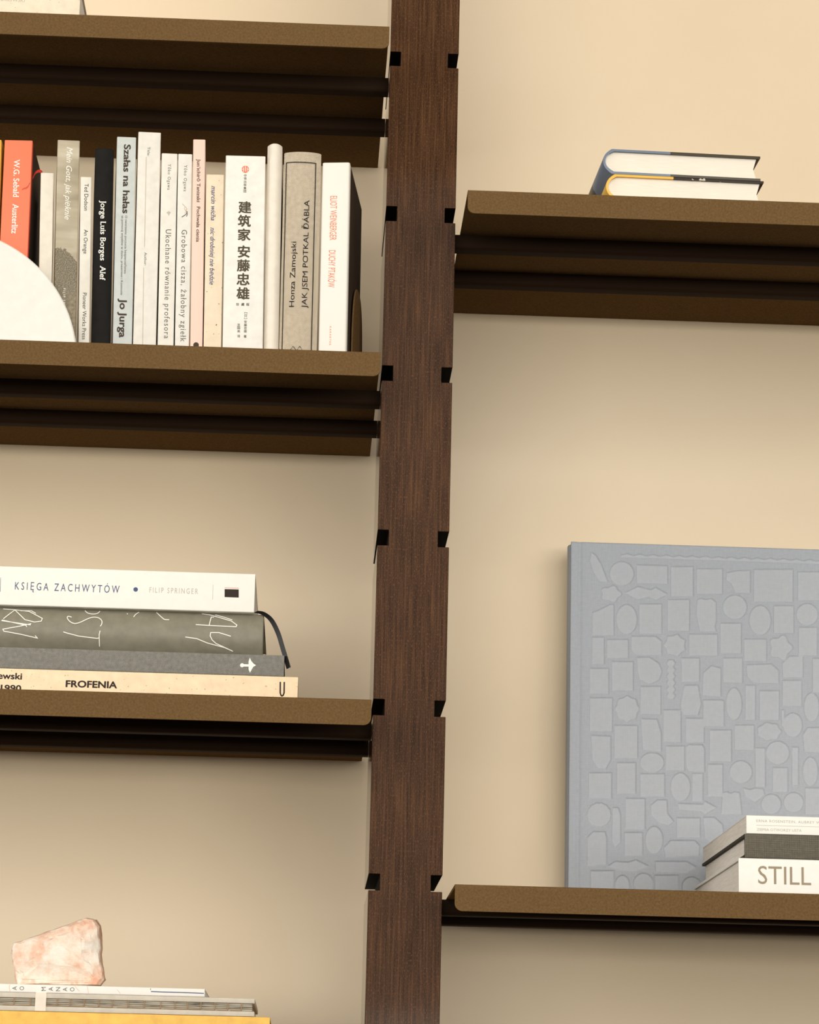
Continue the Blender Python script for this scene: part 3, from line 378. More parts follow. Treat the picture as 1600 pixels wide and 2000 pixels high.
# ------------------------------------------------------------------ helpers
def lin(c): return tuple(((v/255)/12.92 if v/255 <= .04045 else ((v/255+.055)/1.055)**2.4) for v in c)
class NT:
    def __init__(s, m): s.t = m.node_tree; s.b = s.t.nodes['Principled BSDF']
    def n(s, typ, **kw):
        x = s.t.nodes.new(typ)
        for k, v in kw.items():
            if k[0] == '_': setattr(x, k[1:], v)
            else:
                key = int(k[1:]) if k[0] == 'i' and k[1:].isdigit() else k.replace('_', ' ')
                x.inputs[key].default_value = v
        return x
    def l(s, a, b): s.t.links.new(a, b)
    def coord(s): return s.n('ShaderNodeTexCoord').outputs['Object']
    def mapped(s, sc=(1, 1, 1), rot=(0, 0, 0), src=None):
        m = s.n('ShaderNodeMapping'); m.inputs['Scale'].default_value = sc; m.inputs['Rotation'].default_value = rot
        s.l(src or s.coord(), m.inputs['Vector']); return m.outputs[0]
    def noise(s, scale, detail=3, vec=None, rough=.55):
        x = s.n('ShaderNodeTexNoise'); x.inputs['Scale'].default_value = scale; x.inputs['Detail'].default_value = detail; x.inputs['Roughness'].default_value = rough
        s.l(vec or s.coord(), x.inputs['Vector']); return x.outputs['Fac']
    def ramp(s, fac, stops, interp='LINEAR'):
        x = s.n('ShaderNodeValToRGB'); x.color_ramp.interpolation = interp
        e = x.color_ramp.elements
        while len(e) < len(stops): e.new(.5)
        for q, (p, c) in zip(e, stops): q.position = p; q.color = (*c, 1) if len(c) == 3 else c
        s.l(fac, x.inputs[0]); return x.outputs[0]
    def mix(s, fac, a, b, typ='MIX'):
        x = s.n('ShaderNodeMix', _data_type='RGBA', _blend_type=typ)
        for sock, v in ((x.inputs[0], fac), (x.inputs[6], a), (x.inputs[7], b)):
            if hasattr(v, 'links') or hasattr(v, 'is_linked'): s.l(v, sock)
            elif isinstance(v, (int, float)): sock.default_value = v
            else: sock.default_value = (*v, 1)
        return x.outputs[2]
    def math(s, op, a, b=None, c=None):
        x = s.n('ShaderNodeMath', _operation=op)
        for i, v in enumerate((a, b, c)):
            if v is None: continue
            if isinstance(v, (int, float)): x.inputs[i].default_value = v
            else: s.l(v, x.inputs[i])
        return x.outputs[0]
    def bump(s, h, dist, strength=1):
        x = s.n('ShaderNodeBump'); x.inputs['Strength'].default_value = strength; x.inputs['Distance'].default_value = dist
        s.l(h, x.inputs['Height']); s.l(x.outputs[0], s.b.inputs['Normal'])
    def col(s, v): s.l(v, s.b.inputs['Base Color'])
def new_mat(name, c=(200, 200, 200), rough=.6, spec=.4):
    m = bpy.data.materials.new(name); m.use_nodes = True
    b = m.node_tree.nodes['Principled BSDF']
    b.inputs['Base Color'].default_value = (*lin(c), 1); b.inputs['Roughness'].default_value = rough; b.inputs['Specular IOR Level'].default_value = spec
    m.diffuse_color = (*lin(c), 1)
    return m, NT(m)
def paper(name, c, rough=.6, var=.04, speck=None, spec=.3):
    if min(c) > 205: c = tuple(v*.965 for v in c)
    m, t = new_mat(name, c, rough, spec)
    a = lin(c); lo = tuple(v*(1-var*2.2) for v in a); hi = tuple(min(1, v*(1+var)) for v in a)
    k = t.ramp(t.noise(90, 4), [(.3, lo), (.7, hi)])
    if speck:
        f = t.ramp(t.noise(420, 1, rough=.3), [(speck[1], (0, 0, 0)), (speck[1]+.02, (1, 1, 1))])
        k = t.mix(f, k, lin(speck[0]))
    t.col(k); return m
def weave(name, ca, cb, period, rough=.85, bump=.0002, diag=True):
    m, t = new_mat(name, ca, rough, .2)
    s_ = t.n('ShaderNodeSeparateXYZ'); t.l(t.coord(), s_.inputs[0])
    u = t.math('ADD', s_.outputs[0], s_.outputs[2]); v = t.math('SUBTRACT', s_.outputs[2], s_.outputs[0])
    if not diag: u, v = s_.outputs[0], s_.outputs[2]
    k = 2*math.pi/period
    su = t.math('SINE', t.math('MULTIPLY', u, k)); sv = t.math('SINE', t.math('MULTIPLY', v, k))
    p = t.math('MULTIPLY_ADD', t.math('MULTIPLY', su, sv), .5, .5)
    nz = t.noise(260, 2)
    f = t.math('ADD', p, t.math('MULTIPLY', t.math('SUBTRACT', nz, .5), .3))
    t.col(t.ramp(f, [(.32, lin(ca)), (.68, lin(cb))])); t.bump(p, bump, .6)
    return m
INK = {}
def ink(k):
    if k not in INK:
        c = dict(white=(246, 243, 234), black=(32, 29, 27), black2=(46, 36, 30), brown=(66, 55, 44), grey=(96, 93, 86), ltgrey=(186, 182, 172), tan=(176, 160, 136),
                 redmark=(208, 84, 66), peachink=(236, 172, 140), blueink=(72, 84, 122), olive=(78, 70, 54), orange=(232, 110, 72), orange2=(228, 134, 96), navy=(76, 88, 124), taupe=(152, 138, 116), paper=(246, 245, 240))[k]
        INK[k] = new_mat('ink_'+k, c, .6, .2)[0]
    return INK[k]
def obj(name, me, mat=None, parent=None, loc=None):
    o = bpy.data.objects.new(name, me); COL.objects.link(o)
    if mat: me.materials.append(mat)
    if parent: o.parent = parent
    if loc: o.location = loc
    return o
def from_bm(bm, name, sharp=math.radians(35)):
    bmesh.ops.recalc_face_normals(bm, faces=bm.faces)
    me = bpy.data.meshes.new(name); bm.to_mesh(me); bm.free()
    for p in me.polygons: p.use_smooth = True
    me.set_sharp_from_angle(angle=sharp)
    return me
def add_box(bm, x0, x1, y0, y1, z0, z1, bev=0, seg=2):
    r = bmesh.ops.create_cube(bm, size=1); vs = r['verts']
    for v in vs: v.co = Vector(((x0+x1)/2+v.co.x*(x1-x0), (y0+y1)/2+v.co.y*(y1-y0), (z0+z1)/2+v.co.z*(z1-z0)))
    if bev:
        es = list({e for v in vs for e in v.link_edges})
        bmesh.ops.bevel(bm, geom=es, offset=bev, segments=seg, profile=.5, affect='EDGES')
def box(name, x0, x1, y0, y1, z0, z1, mat, parent=None, bev=0, seg=2):
    bm = bmesh.new(); add_box(bm, x0, x1, y0, y1, z0, z1, bev, seg); return obj(name, from_bm(bm, name), mat, parent)
def prism(bm, rows):
    """rows: list of equally long closed 3D loops; sides between them, ends capped"""
    vr = [[bm.verts.new(p) for p in r] for r in rows]; n = len(vr[0])
    for a, b in zip(vr, vr[1:]):
        for i in range(n): bm.faces.new((a[i], a[(i+1) % n], b[(i+1) % n], b[i]))
    bm.faces.new(vr[0][::-1]); bm.faces.new(vr[-1])
def thing(name, label, cat, loc=(0, 0, 0), rot=(0, 0, 0), group=None):
    o = bpy.data.objects.new(name, None); o.empty_display_size = .02; COL.objects.link(o)
    o.location = loc; o.rotation_euler = rot; o['label'] = label; o['category'] = cat
    if group: o['group'] = group
    return o
def tag(o, label, cat, group=None):
    o['label'] = label; o['category'] = cat
    if group: o['group'] = group
    return o
def structure(o): o['kind'] = 'structure'; return o

# ------------------------------------------------------------------ materials of the place
def wall_mat():
    m, t = new_mat('wall_paint', (228, 209, 176), .55, .25)
    a = lin((231, 214, 187)); b = lin((227, 209, 180))
    t.col(t.ramp(t.noise(3.5, 4), [(.3, b), (.7, a)]))
    t.bump(t.noise(240, 3), .0004, .12); return m
M_WALL = wall_mat()
M_CEIL = new_mat('ceiling_paint', (225, 215, 198), .8)[0]
m, t = new_mat('dark_floor_boards', (26, 20, 16), .5)
t.col(t.ramp(t.noise(6, 5, t.mapped((1, 9, 1))), [(.3, lin((20, 16, 13))), (.7, lin((32, 25, 20)))])); M_FLOOR = m
def wood_mat():
    m, t = new_mat('dark_stained_wood', (84, 54, 38), .55, .08)
    streak = t.noise(1, 5, t.mapped((520, 60, 16)), .6)
    broad = t.noise(1, 3, t.mapped((45, 20, 4)), .5)
    fine = t.noise(1, 2, t.mapped((2000, 800, 420)), .5)
    k = t.ramp(streak, [(.28, lin((44, 30, 20))), (.5, lin((72, 50, 34))), (.72, lin((102, 71, 47)))])
    k = t.mix(t.ramp(broad, [(.3, (.35,)*3), (.7, (0,)*3)]), k, lin((42, 27, 18)))
    k = t.mix(t.ramp(fine, [(.54, (0,)*3), (.74, (.65,)*3)]), k, lin((136, 92, 58)))
    t.col(k); t.bump(streak, .0003, .25)
    t.b.inputs['Coat Weight'].default_value = 1; t.b.inputs['Coat IOR'].default_value = 1.14; t.b.inputs['Coat Roughness'].default_value = .06; t.b.inputs['Specular IOR Level'].default_value = 0
    return m
M_WOOD = wood_mat()
def metal_mat():
    m, t = new_mat('bronze_powder_coat', (92, 69, 40), .7, 0)
    sp = t.noise(1500, 2); big = t.noise(500, 2)
    k = t.ramp(big, [(.3, lin((97, 75, 48))), (.7, lin((112, 88, 58)))])
    k = t.mix(t.ramp(sp, [(.62, (0,)*3), (.78, (.55,)*3)]), k, lin((140, 112, 72)))
    t.col(k); t.bump(sp, .0002, .25); return m
M_METAL = metal_mat()
m, t = new_mat('rail_metal', (44, 31, 21), .6, .03); M_RAIL = m
m, t = new_mat('page_edges', (240, 232, 216), .8, .1)
t.col(t.ramp(t.noise(1, 2, t.mapped((3000, 60, 12))), [(.3, lin((228, 219, 203))), (.7, lin((242, 235, 222)))])); M_PAGE = m
m, t = new_mat('page_edges_white', (244, 241, 233), .8, .1)
t.col(t.ramp(t.noise(1, 2, t.mapped((1600, 40, 8))), [(.3, lin((228, 223, 212))), (.62, lin((244, 241, 235)))])); M_PAGEW = m

# ------------------------------------------------------------------ room shell
WY = 0.2766
structure(box('wall_back', -5.0, 5.0, WY, WY+.15, 0, 4.3, M_WALL))
structure(box('floor', -6.5, 6.5, -9.5, WY+.15, -.12, 0, M_FLOOR))
structure(box('ceiling', -6.5, 6.5, -9.5, WY+.15, 4.3, 4.4, M_CEIL))

# ------------------------------------------------------------------ the notched upright
S, HN, DN, HW = 0.167065, 0.01548, 0.01092, 0.035
def upright():
    zs = [ZB+9*S - i*S for i in range(26)]       # notch tops from high to low
    zs = [z for z in zs if .2 < z < 4.2]
    top, bot = 4.3, 0.0
    left = [(-HW, top)]
    for z in zs: left += [(-HW, z), (-HW+DN, z), (-HW+DN, z-HN), (-HW, z-HN)]
    left.append((-HW, bot))
    right = [(-x, z) for x, z in reversed(left)]
    loop = left + right
    e = .0007
    bm = bmesh.new()
    prism(bm, [[(x, 0, z) for x, z in loop], [(x, .155, z) for x, z in loop]])
    o = obj('shelving_upright', from_bm(bm, 'shelving_upright'), M_WOOD)
    o.data.materials.append(new_mat('black_groove', (18, 14, 13), .8, .05)[0])
    for p in o.data.polygons:                      # groove faces take a separate near-black colour
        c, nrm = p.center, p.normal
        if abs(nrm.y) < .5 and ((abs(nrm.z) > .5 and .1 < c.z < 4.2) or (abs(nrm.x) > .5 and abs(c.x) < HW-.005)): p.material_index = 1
    bv = o.modifiers.new('bevel', 'BEVEL'); bv.width = .0006; bv.segments = 2; bv.limit_method = 'ANGLE'; bv.angle_limit = math.radians(60)
    return tag(o, 'tall dark-stained wooden upright with square notches down both edges', 'shelving upright')
upright()

# ------------------------------------------------------------------ shelves
YF, YBK, LIP = -0.10222, 0.2746, 0.02409
def shelf(k, side, label, length=.95):
    ztop = ZB - .01781 - k*S
    x0, x1 = (-HW-.0039-length, -HW-.0039) if side == 'left' else (HW+.0062, HW+.0062+length)
    t = thing('shelf', label, 'shelf', ((x0+x1)/2, 0, ztop), group='bronze metal shelves hung on the upright')
    xc = (x0+x1)/2; a, b = x0-xc, x1-xc
    bm = bmesh.new()
    th = .0028
    # bent sheet: plate, rounded fold, front lip; profile in YZ swept along X
    R = .0022
    arc = [(YF+R-R*math.sin(q), -R+R*math.cos(q)) for q in np.linspace(0, math.pi/2, 6)]
    outer = [(YBK, 0)] + arc
    plate = outer + [(YF+th, -R), (YF+th, -th), (YBK, -th)]
    prism(bm, [[(x, y, z) for y, z in plate] for x in (a, b)])
    plate_me = from_bm(bm, 'shelf_plate'); obj('shelf_plate', plate_me, M_METAL, t)
    # front lip with rounded lower corners
    r = .007
    lp = [(a, -R), (a, -LIP+r)] + [(a+r-r*math.cos(q), -LIP+r-r*math.sin(q)) for q in np.linspace(.2, math.pi/2, 7)]
    lp += [(b-r+r*math.sin(q), -LIP+r-r*math.cos(q)) for q in np.linspace(0, math.pi/2-.2, 7)] + [(b, -LIP+r), (b, -R)]
    bm = bmesh.new()
    prism(bm, [[(x, YF, z) for x, z in lp], [(x, YF+th, z) for x, z in lp]])
    obj('front_lip', from_bm(bm, 'front_lip'), M_METAL, t)
    # the two support rails under the plate run into the upright
    ra, rb = (a, -HW-.0002-xc) if side == 'left' else (HW+.0002-xc, b)
    for y0 in (.020, .130):
        bm = bmesh.new(); D, H, r_ = .016, .0146, .0045
        z1, z0 = -.0028, -.0028-H
        pr = [(y0+D, z1), (y0, z1)] + [(y0+r_-r_*math.cos(q), z0+r_-r_*math.sin(q)) for q in np.linspace(0, math.pi/2, 6)] + [(y0+D, z0)]
        prism(bm, [[(x, y, z) for y, z in pr] for x in (ra, rb)])
        obj('support_rail', from_bm(bm, 'support_rail'), M_RAIL, t)
    # hem folded at the back edge of the plate
    return t
shelf(0, 'left', 'topmost bronze metal shelf, left of the upright, above the upright book row')
shelf(2, 'left', 'bronze metal shelf left of the upright carrying the row of upright books')
shelf(4, 'left', 'bronze metal shelf left of the upright under the stack of four lying books')
shelf(6, 'left', 'bronze metal shelf left of the upright under the yellow book and pink crystal', )
shelf(1, 'right', 'upper bronze metal shelf right of the upright with two lying hardcovers')
shelf(5, 'right', 'lower bronze metal shelf right of the upright under the embossed grey-blue book')

# ------------------------------------------------------------------ lettering
SERIF = ('W.G.', 'Auster', 'Mein', 'Jorge', 'Alef', 'O tw', 'za pom', 'Title', 'Author', 'Y\u014dko', 'Ukochane', 'Grobowa', 'Jun', 'Pochw', 'marcin', 'nic ', 'KARAK')
TRACK = {'KSI': 1.5, 'FILIP': 1.4, 'Y\u014dko': 1.25, 'Ukochane': 1.2, 'Grobowa': 1.2, 'KARAKTER': 1.5, 'ERNA': 1.1}
def glyphs(body, shear=0):
    """outline of a line of text at size 1: points, faces, extra serif bars"""
    cu = bpy.data.curves.new('t', 'FONT'); cu.body = body; cu.size = 1; cu.shear = shear; cu.resolution_u = 3
    for k_, v_ in TRACK.items():
        if body.startswith(k_): cu.space_character = v_
    o = bpy.data.objects.new('t', cu); COL.objects.link(o)
    bpy.context.view_layer.update()
    me = bpy.data.meshes.new_from_object(o.evaluated_get(bpy.context.evaluated_depsgraph_get()))
    bpy.data.objects.remove(o); bpy.data.curves.remove(cu)
    bars = []
    if body.startswith(SERIF):
        bm = bmesh.new(); bm.from_mesh(me); bmesh.ops.remove_doubles(bm, verts=bm.verts, dist=1e-5)
        for e in bm.edges:
            if len(e.link_faces) != 1: continue
            a, c = e.verts[0].co, e.verts[1].co; L = (a-c).length
            if abs(a.y-c.y) > .002 or not .03 < L < .17: continue
            steep = True; down = 0
            for v, w_ in ((e.verts[0], e.verts[1]), (e.verts[1], e.verts[0])):
                nb = [q.other_vert(v).co for q in v.link_edges if q is not e and len(q.link_faces) == 1]
                if len(nb) != 1: steep = False; break
                d = nb[0]-v.co
                if abs(d.y) < abs(d.x)*.9 or d.length < .06: steep = False
                down += 1 if d.y > 0 else -1
            if not steep or abs(down) != 2: continue
            x0, x1 = min(a.x, c.x)-.045, max(a.x, c.x)+.045; y = a.y; s = .03 if down > 0 else -.03
            bars.append([(x0, y), (x1, y), (x1, y+s), (x0, y+s)])
        bm.free()
    co = np.array([v.co[:2] for v in me.vertices]); fs = [tuple(p.vertices) for p in me.polygons]
    bpy.data.meshes.remove(me); return co, fs, bars
CAPH = max(glyphs('H')[0][:, 1])
LIFT = .00016
def flat_mesh(name, xz, faces, mat, parent, surf, lifts=None):
    me = bpy.data.meshes.new(name); base = LIFT*getattr(surf, 'k', 1)
    me.from_pydata([(x, surf(x)-base-(lifts[i] if lifts else 0), z) for i, (x, z) in enumerate(xz)], [], faces)
    me.update()
    return obj(name, me, mat, parent)
def layered(layers):
    """stack overlapping flat pieces a hair apart: [(points, faces)] -> points, faces, lifts"""
    V, F, Lf = [], [], []
    for n, (q, fs) in enumerate(layers):
        F += [tuple(i+len(V) for i in f) for f in fs]; V += [tuple(p) for p in q]; Lf += [n*8e-6]*len(q)
    return V, F, Lf
def bold(co, fs, bars, wt):
    ls = [(co, fs)]
    if bars: ls.append((np.array([p for bq in bars for p in bq]), [tuple(range(4*i, 4*i+4)) for i in range(len(bars))]))
    if wt > 0:
        for a in range(6): ls += [(q+wt*np.array((math.cos(a*math.pi/3), math.sin(a*math.pi/3))), f) for q, f in ls[:2 if bars else 1]]
    return ls
def lettering(parent, surf, name, body, p0, p1, cap, ik, wt=0, sh=0):
    co, fs, bars = glyphs(body, sh)
    p0 = np.array(p0); p1 = np.array(p1); L = np.linalg.norm(p1-p0); u = (p1-p0)/L; v = np.array((-u[1], u[0]))
    x0, x1 = co[:, 0].min(), co[:, 0].max(); ch = CAPH
    V, F, Lf = layered([(p0 + np.outer((q[:, 0]-x0)/(x1-x0)*L, u) + np.outer(q[:, 1]/ch*cap, v), f) for q, f in bold(co, fs, bars, wt)])
    return flat_mesh(name, V, F, ink(ik), parent, surf, Lf)
def char_column(parent, surf, name, items, ik, wt, up=(0, 1)):
    ls = []
    for ch, c, sz in items:
        co, fs, _ = glyphs(ch)
        mn, mx = co.min(0), co.max(0); k = sz/max(mx-mn)
        ls.append([((q-(mn+mx)/2)*k + np.array(c), f) for q, f in bold(co, fs, [], wt)])
    V, F, Lf = layered([(np.concatenate([l[n][0] for l in ls]), [tuple(i+sum(len(m[n][0]) for m in ls[:li]) for i in f) for li, l in enumerate(ls) for f in l[n][1]]) for n in range(len(ls[0]))])
    return flat_mesh(name, V, F, ink(ik), parent, surf, Lf)
def smooth_pts(pts, n=6):
    P = [np.array(p) for p in pts]; out = []
    for i in range(len(P)-1):
        a, b, c, d = P[max(i-1, 0)], P[i], P[i+1], P[min(i+2, len(P)-1)]
        for k in range(n):
            s = k/n; out.append(.5*((2*b)+(c-a)*s+(2*a-5*b+4*c-d)*s*s+(3*b-a-3*c+d)*s**3))
    return out+[P[-1]]
def stroke(parent, surf, name, pts, wd, ik, smooth):
    P = smooth_pts(pts) if smooth else [np.array(p) for p in pts]
    if getattr(surf, 'k', 1) > 1:                  # follow a rounded spine closely
        Q = [P[0]]
        for a, c in zip(P, P[1:]):
            n_ = max(1, int(np.linalg.norm(c-a)/.0012)); Q += [a+(c-a)*(i+1)/n_ for i in range(n_)]
        P = Q
    V, F = [], []
    for i, p in enumerate(P):
        d1 = P[i]-P[i-1] if i else P[1]-P[0]; d2 = P[i+1]-P[i] if i < len(P)-1 else d1
        n1 = np.array((-d1[1], d1[0]))/(np.linalg.norm(d1)+1e-12); n2 = np.array((-d2[1], d2[0]))/(np.linalg.norm(d2)+1e-12)
        n = n1+n2; ln = np.linalg.norm(n)
        n = n/ln*min(1/max(ln/2, .35), 2.2) if ln > .2 else n1
        V += [(p+n*wd/2).tolist(), (p-n*wd/2).tolist()]
        if i: F.append((2*i-2, 2*i-1, 2*i+1, 2*i))
    return flat_mesh(name, V, F, ink(ik), parent, surf, [i*1.5e-6 for i in range(len(V))])
def put_marks(parent, surf, marks):
    for mk in marks:
        if mk[0] == 't': lettering(parent, surf, *mk[1:])
        elif mk[0] == 's': stroke(parent, surf, *mk[1:])
        elif mk[0] == 'c': char_column(parent, surf, *mk[1:])
        else:
            V, F, Lf = layered([(pl, [tuple(range(len(pl)))]) for pl in mk[2]])
            if mk[1].endswith('strokes'): Lf = [q+.0001 for q in Lf]
            flat_mesh(mk[1], V, F, ink(mk[3]), parent, surf, Lf)

# ------------------------------------------------------------------ books
def book_surf(w, bulge, corner):
    h = w/2
    def f(x):
        q = min(abs(x), h-1e-6)
        if bulge: return bulge*(q/h)**2.4
        e = q-(h-corner)
        return corner-math.sqrt(max(corner**2-e*e, 0)) if e > 0 else 0.0
    f.k = 2.4 if bulge else 1
    return f
def book_parts(t, w, h, d, m_cover, m_page, hard=False, bulge=0, corner=.0010, cap=0, over=.003, board=None, page_inset=.0003):
    th = board or (.0024 if hard else .0006); hw = w/2
    surf = book_surf(w, bulge, corner)
    if bulge: xs = [hw*math.sin(q) for q in np.linspace(-math.pi/2, math.pi/2, 17)]
    else: xs = [-hw+corner-corner*math.cos(q) for q in np.linspace(0, math.pi/2, 5)] + [hw-corner+corner*math.sin(q) for q in np.linspace(0, math.pi/2, 5)]
    out = [(x, surf(x)) for x in xs]
    hi = hw-th
    inn = [(x/hw*hi, surf(x)+th*(1.0 if not hard else .9)) for x in xs]
    loop = [(-hw, d)] + out + [(hw, d)] + [(hi, d)] + inn[::-1] + [(-hi, d)]
    def row(z, ins): return [(x*(1-ins/hw), y+ins*(.8 if y < d*.5 else 0), z) for x, y in loop]
    c = cap or .00035
    zs = [(c*(1-math.cos(q)), c*(1-math.sin(q))) for q in np.linspace(0, math.pi/2, 5 if cap else 3)]
    rows = [row(a, b) for a, b in zs] + [row(h-a, b) for a, b in zs[::-1]]
    bm = bmesh.new(); prism(bm, rows)
    cv = obj('cover', from_bm(bm, 'cover', math.radians(40)), m_cover, t)
    o = over if hard else page_inset
    e = .0001
    blk = [(x*.998, y+e) for x, y in inn]
    ye = d-o
    fore = [(hi-e, ye), (0, ye-(.003 if hard else 0)), (-hi+e, ye)]
    bm = bmesh.new(); lp = blk+fore
    prism(bm, [[(x, y, z) for x, y in lp] for z in (o, h-o)])
    pg = obj('page_block', from_bm(bm, 'page_block'), m_page, t)
    return surf, cv, pg
P = paper
GB = 'books standing upright in a row'
def split_mat(name, stops, axis, span, rough=.5):
    """printed cover whose colour changes along one axis of the book (stops in metres)"""
    m, t = new_mat(name, stops[0][1], rough, .35)
    s_ = t.n('ShaderNodeSeparateXYZ'); t.l(t.coord(), s_.inputs[0])
    f = t.math('DIVIDE', t.math('SUBTRACT', s_.outputs[axis], span[0]), span[1]-span[0])
    k = t.ramp(f, [((p-span[0])/(span[1]-span[0]), lin(c)) for p, c in stops], 'CONSTANT')
    t.col(k); return m, t, k
M_RED = split_mat('red_cover_lit_spine', [(-.01, (240, 126, 92)), (.0012, (214, 62, 38)), (.0085, (58, 40, 30))], 1, (-.01, .15))[0]  # spine front paler, its light put into the colour; dark side is print
def photo_mat():
    m, t = new_mat('grey_photograph_cover', (170, 160, 138), .45, .4)
    s_ = t.n('ShaderNodeSeparateXYZ'); t.l(t.coord(), s_.inputs[0]); z = s_.outputs[2]; x = s_.outputs[0]
    sky = t.ramp(t.noise(1, 3, t.mapped((12, 1, 42))), [(.32, lin((150, 141, 120))), (.5, lin((176, 166, 144))), (.7, lin((206, 198, 178)))])
    bush = t.ramp(t.noise(900, 5, rough=.7), [(.36, lin((74, 66, 50))), (.52, lin((122, 112, 90))), (.68, lin((176, 166, 142)))])
    # ragged tree line, lower towards the right edge
    line = t.math('SUBTRACT', .102, t.math('MULTIPLY', t.math('MULTIPLY', t.math('ADD', x, .006), t.math('ADD', x, .006)), 55.0))
    edge = t.math('ADD', line, t.math('MULTIPLY', t.math('SUBTRACT', t.noise(420, 2), .5), .010))
    f = t.math('LESS_THAN', z, edge)
    grass = t.ramp(t.noise(300, 4), [(.35, lin((112, 100, 76))), (.65, lin((152, 140, 112)))])
    g = t.ramp(t.math('ADD', t.math('DIVIDE', z, .12), t.math('MULTIPLY', t.math('SUBTRACT', t.noise(180, 2), .5), .3)), [(.36, (1, 1, 1)), (.52, (0, 0, 0))])
    t.col(t.mix(f, sky, t.mix(g, bush, grass))); return m
def pink_mat():
    m, t = new_mat('pink_lined_cover', (238, 206, 190), .6)
    s_ = t.n('ShaderNodeSeparateXYZ'); t.l(t.coord(), s_.inputs[0])
    w_ = t.math('SINE', t.math('MULTIPLY', s_.outputs[0], 2*math.pi/.0011))
    t.col(t.ramp(t.math('MULTIPLY_ADD', w_, .5, .5), [(.2, lin((236, 200, 184))), (.8, lin((241, 212, 197)))])); return m
UP = {
 'yellow_edge': ('yellow paperback at the left end of the upright book row', P('yellow_cover', (226, 176, 74)), {}),
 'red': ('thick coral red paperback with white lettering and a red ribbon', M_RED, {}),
 'thin_cream': ('short thin cream paperback without lettering beside the coral red book', P('cream_cover', (236, 230, 216)), {}),
 'grey_photo': ('grey paperback whose spine shows a photograph of a bush under cloudy sky', photo_mat(), {}),
 'ted': ('short slim white paperback with plain black lettering beside the black book', P('white_cover_a', (236, 233, 222)), {}),
 'black': ('black clothbound hardcover with rounded spine and white lettering', P('black_cloth', (32, 31, 30), .65, .1, spec=.08), dict(hard=True, bulge=.0030, cap=.0012)),
 'pale_blue': ('pale grey-blue paperback with bold dark brown lettering', P('pale_blue_cover', (206, 212, 210)), {}),
 'title': ('tallest white paperback, with two thin printed lines down its spine', P('white_cover_b', (236, 233, 224)), {}),
 'ogawa_a': ('white paperback with thin spaced grey lettering and a small leaf mark', P('white_cover_c', (238, 235, 225)), {}),
 'ogawa_b': ('slim white paperback with spaced grey lettering and a small flower drawing', P('white_cover_d', (236, 234, 226)), {}),
 'pink': ('tall slim pale pink paperback with brown lettering', pink_mat(), {}),
 'speckled': ('short speckled cream paperback with blue italic lettering', P('speckled_cover', (234, 217, 192), .65, .04, ((120, 96, 70), .74)), {}),
 'chinese': ('broad white paperback with large brown Chinese characters', P('white_cover_e', (243, 241, 233)), {}),
 'round_white': ('tall blank off-white book with a rounded spine', P('ivory_cloth', (240, 232, 218), .6, .03, ((190, 160, 130), .80)), dict(hard=True, bulge=.0062, cap=.0022)),
 'linen': ('thick beige linen hardcover with a black border line on its spine', weave('beige_linen', (128, 114, 94), (226, 214, 193), .00135, diag=False), dict(hard=True, bulge=.0042, cap=.0020)),
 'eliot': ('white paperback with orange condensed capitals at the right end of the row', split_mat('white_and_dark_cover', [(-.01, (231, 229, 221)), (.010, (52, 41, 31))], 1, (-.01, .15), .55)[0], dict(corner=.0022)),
}
BK = {b['key']: b for b in BOOKS}
books = {}
for key, (label, mat, kw) in UP.items():
    b = BK[key]
    t = thing('book', label, 'book', b['loc'], (0, b['rot'][0], b['rot'][1]), GB)
    w = b['w']-.0005
    if key == 'yellow_edge': w -= .0022
    surf, cv, pg = book_parts(t, w, b['h'], b['d'], mat, M_PAGE, **kw)
    put_marks(cv, surf, b['marks']); books[key] = t
GS = 'books lying in the stack of four'
LY = {
 'cream_lying': ('cream paperback with bold black lettering, lowest of the four-book stack', P('kraft_cream_cover', (240, 216, 182), .6, .05, ((200, 170, 134), .72)), {}, M_PAGE, GS),
 'dark_weave': ('dark grey woven-cloth book with a small white bird emblem on its spine', weave('dark_grey_weave', (52, 52, 50), (168, 166, 158), .00135, diag=False), dict(hard=True, board=.0022, over=.002), M_PAGE, GS),
 'green_scribble': ('thick grey-green hardcover with white scribbled lettering on a rounded spine', P('grey_green_cloth', (132, 128, 112), .45, .07), dict(hard=True, bulge=.009, cap=.0016, over=.004), M_PAGE, GS),
 'white_lying': ('white paperback with thin blue capitals, topmost of the four-book stack', P('white_cover_g', (247, 244, 236), .5, .015), {}, M_PAGE, GS),
 'yellow_lying': ('thick yellow cloth book, lowest of the stack under the pink crystal', P('yellow_cloth', (240, 192, 98), .7, .07), dict(hard=True, board=.002, over=.003), M_PAGE, 'books stacked under the crystal'),
 'white_marks': ('thin white book with rotated grey letters and orange threads, right under the crystal', P('white_cover_h', (246, 243, 236), .5, .015), {}, M_PAGEW, 'books stacked under the crystal'),
 'cream_top': ('thick cream book lying on the topmost left shelf, cut by the frame', P('cream_textured_cover', (236, 224, 200), .7, .05, ((190, 170, 136), .74)), dict(hard=True, board=.0018, over=.0015), M_PAGEW, None),
 'still': ('white book with taupe capitals, lowest of three before the grey-blue book', P('white_cover_i', (243, 242, 236), .5, .015), dict(hard=True, board=.0022, over=.0022, corner=.002), M_PAGEW, 'books stacked before the grey-blue book'),
 'dark_linen': ('dark grey-brown linen book, middle of three before the grey-blue book', weave('dark_linen_cloth', (50, 48, 42), (128, 122, 108), .0020), dict(hard=True, board=.0026, over=.003), M_PAGEW, 'books stacked before the grey-blue book'),
 'white_top': ('thin white paperback with pale grey lettering, topmost of three before the grey-blue book', P('white_cover_j', (245, 243, 236), .5, .015), dict(corner=.0006), M_PAGEW, 'books stacked before the grey-blue book'),
}
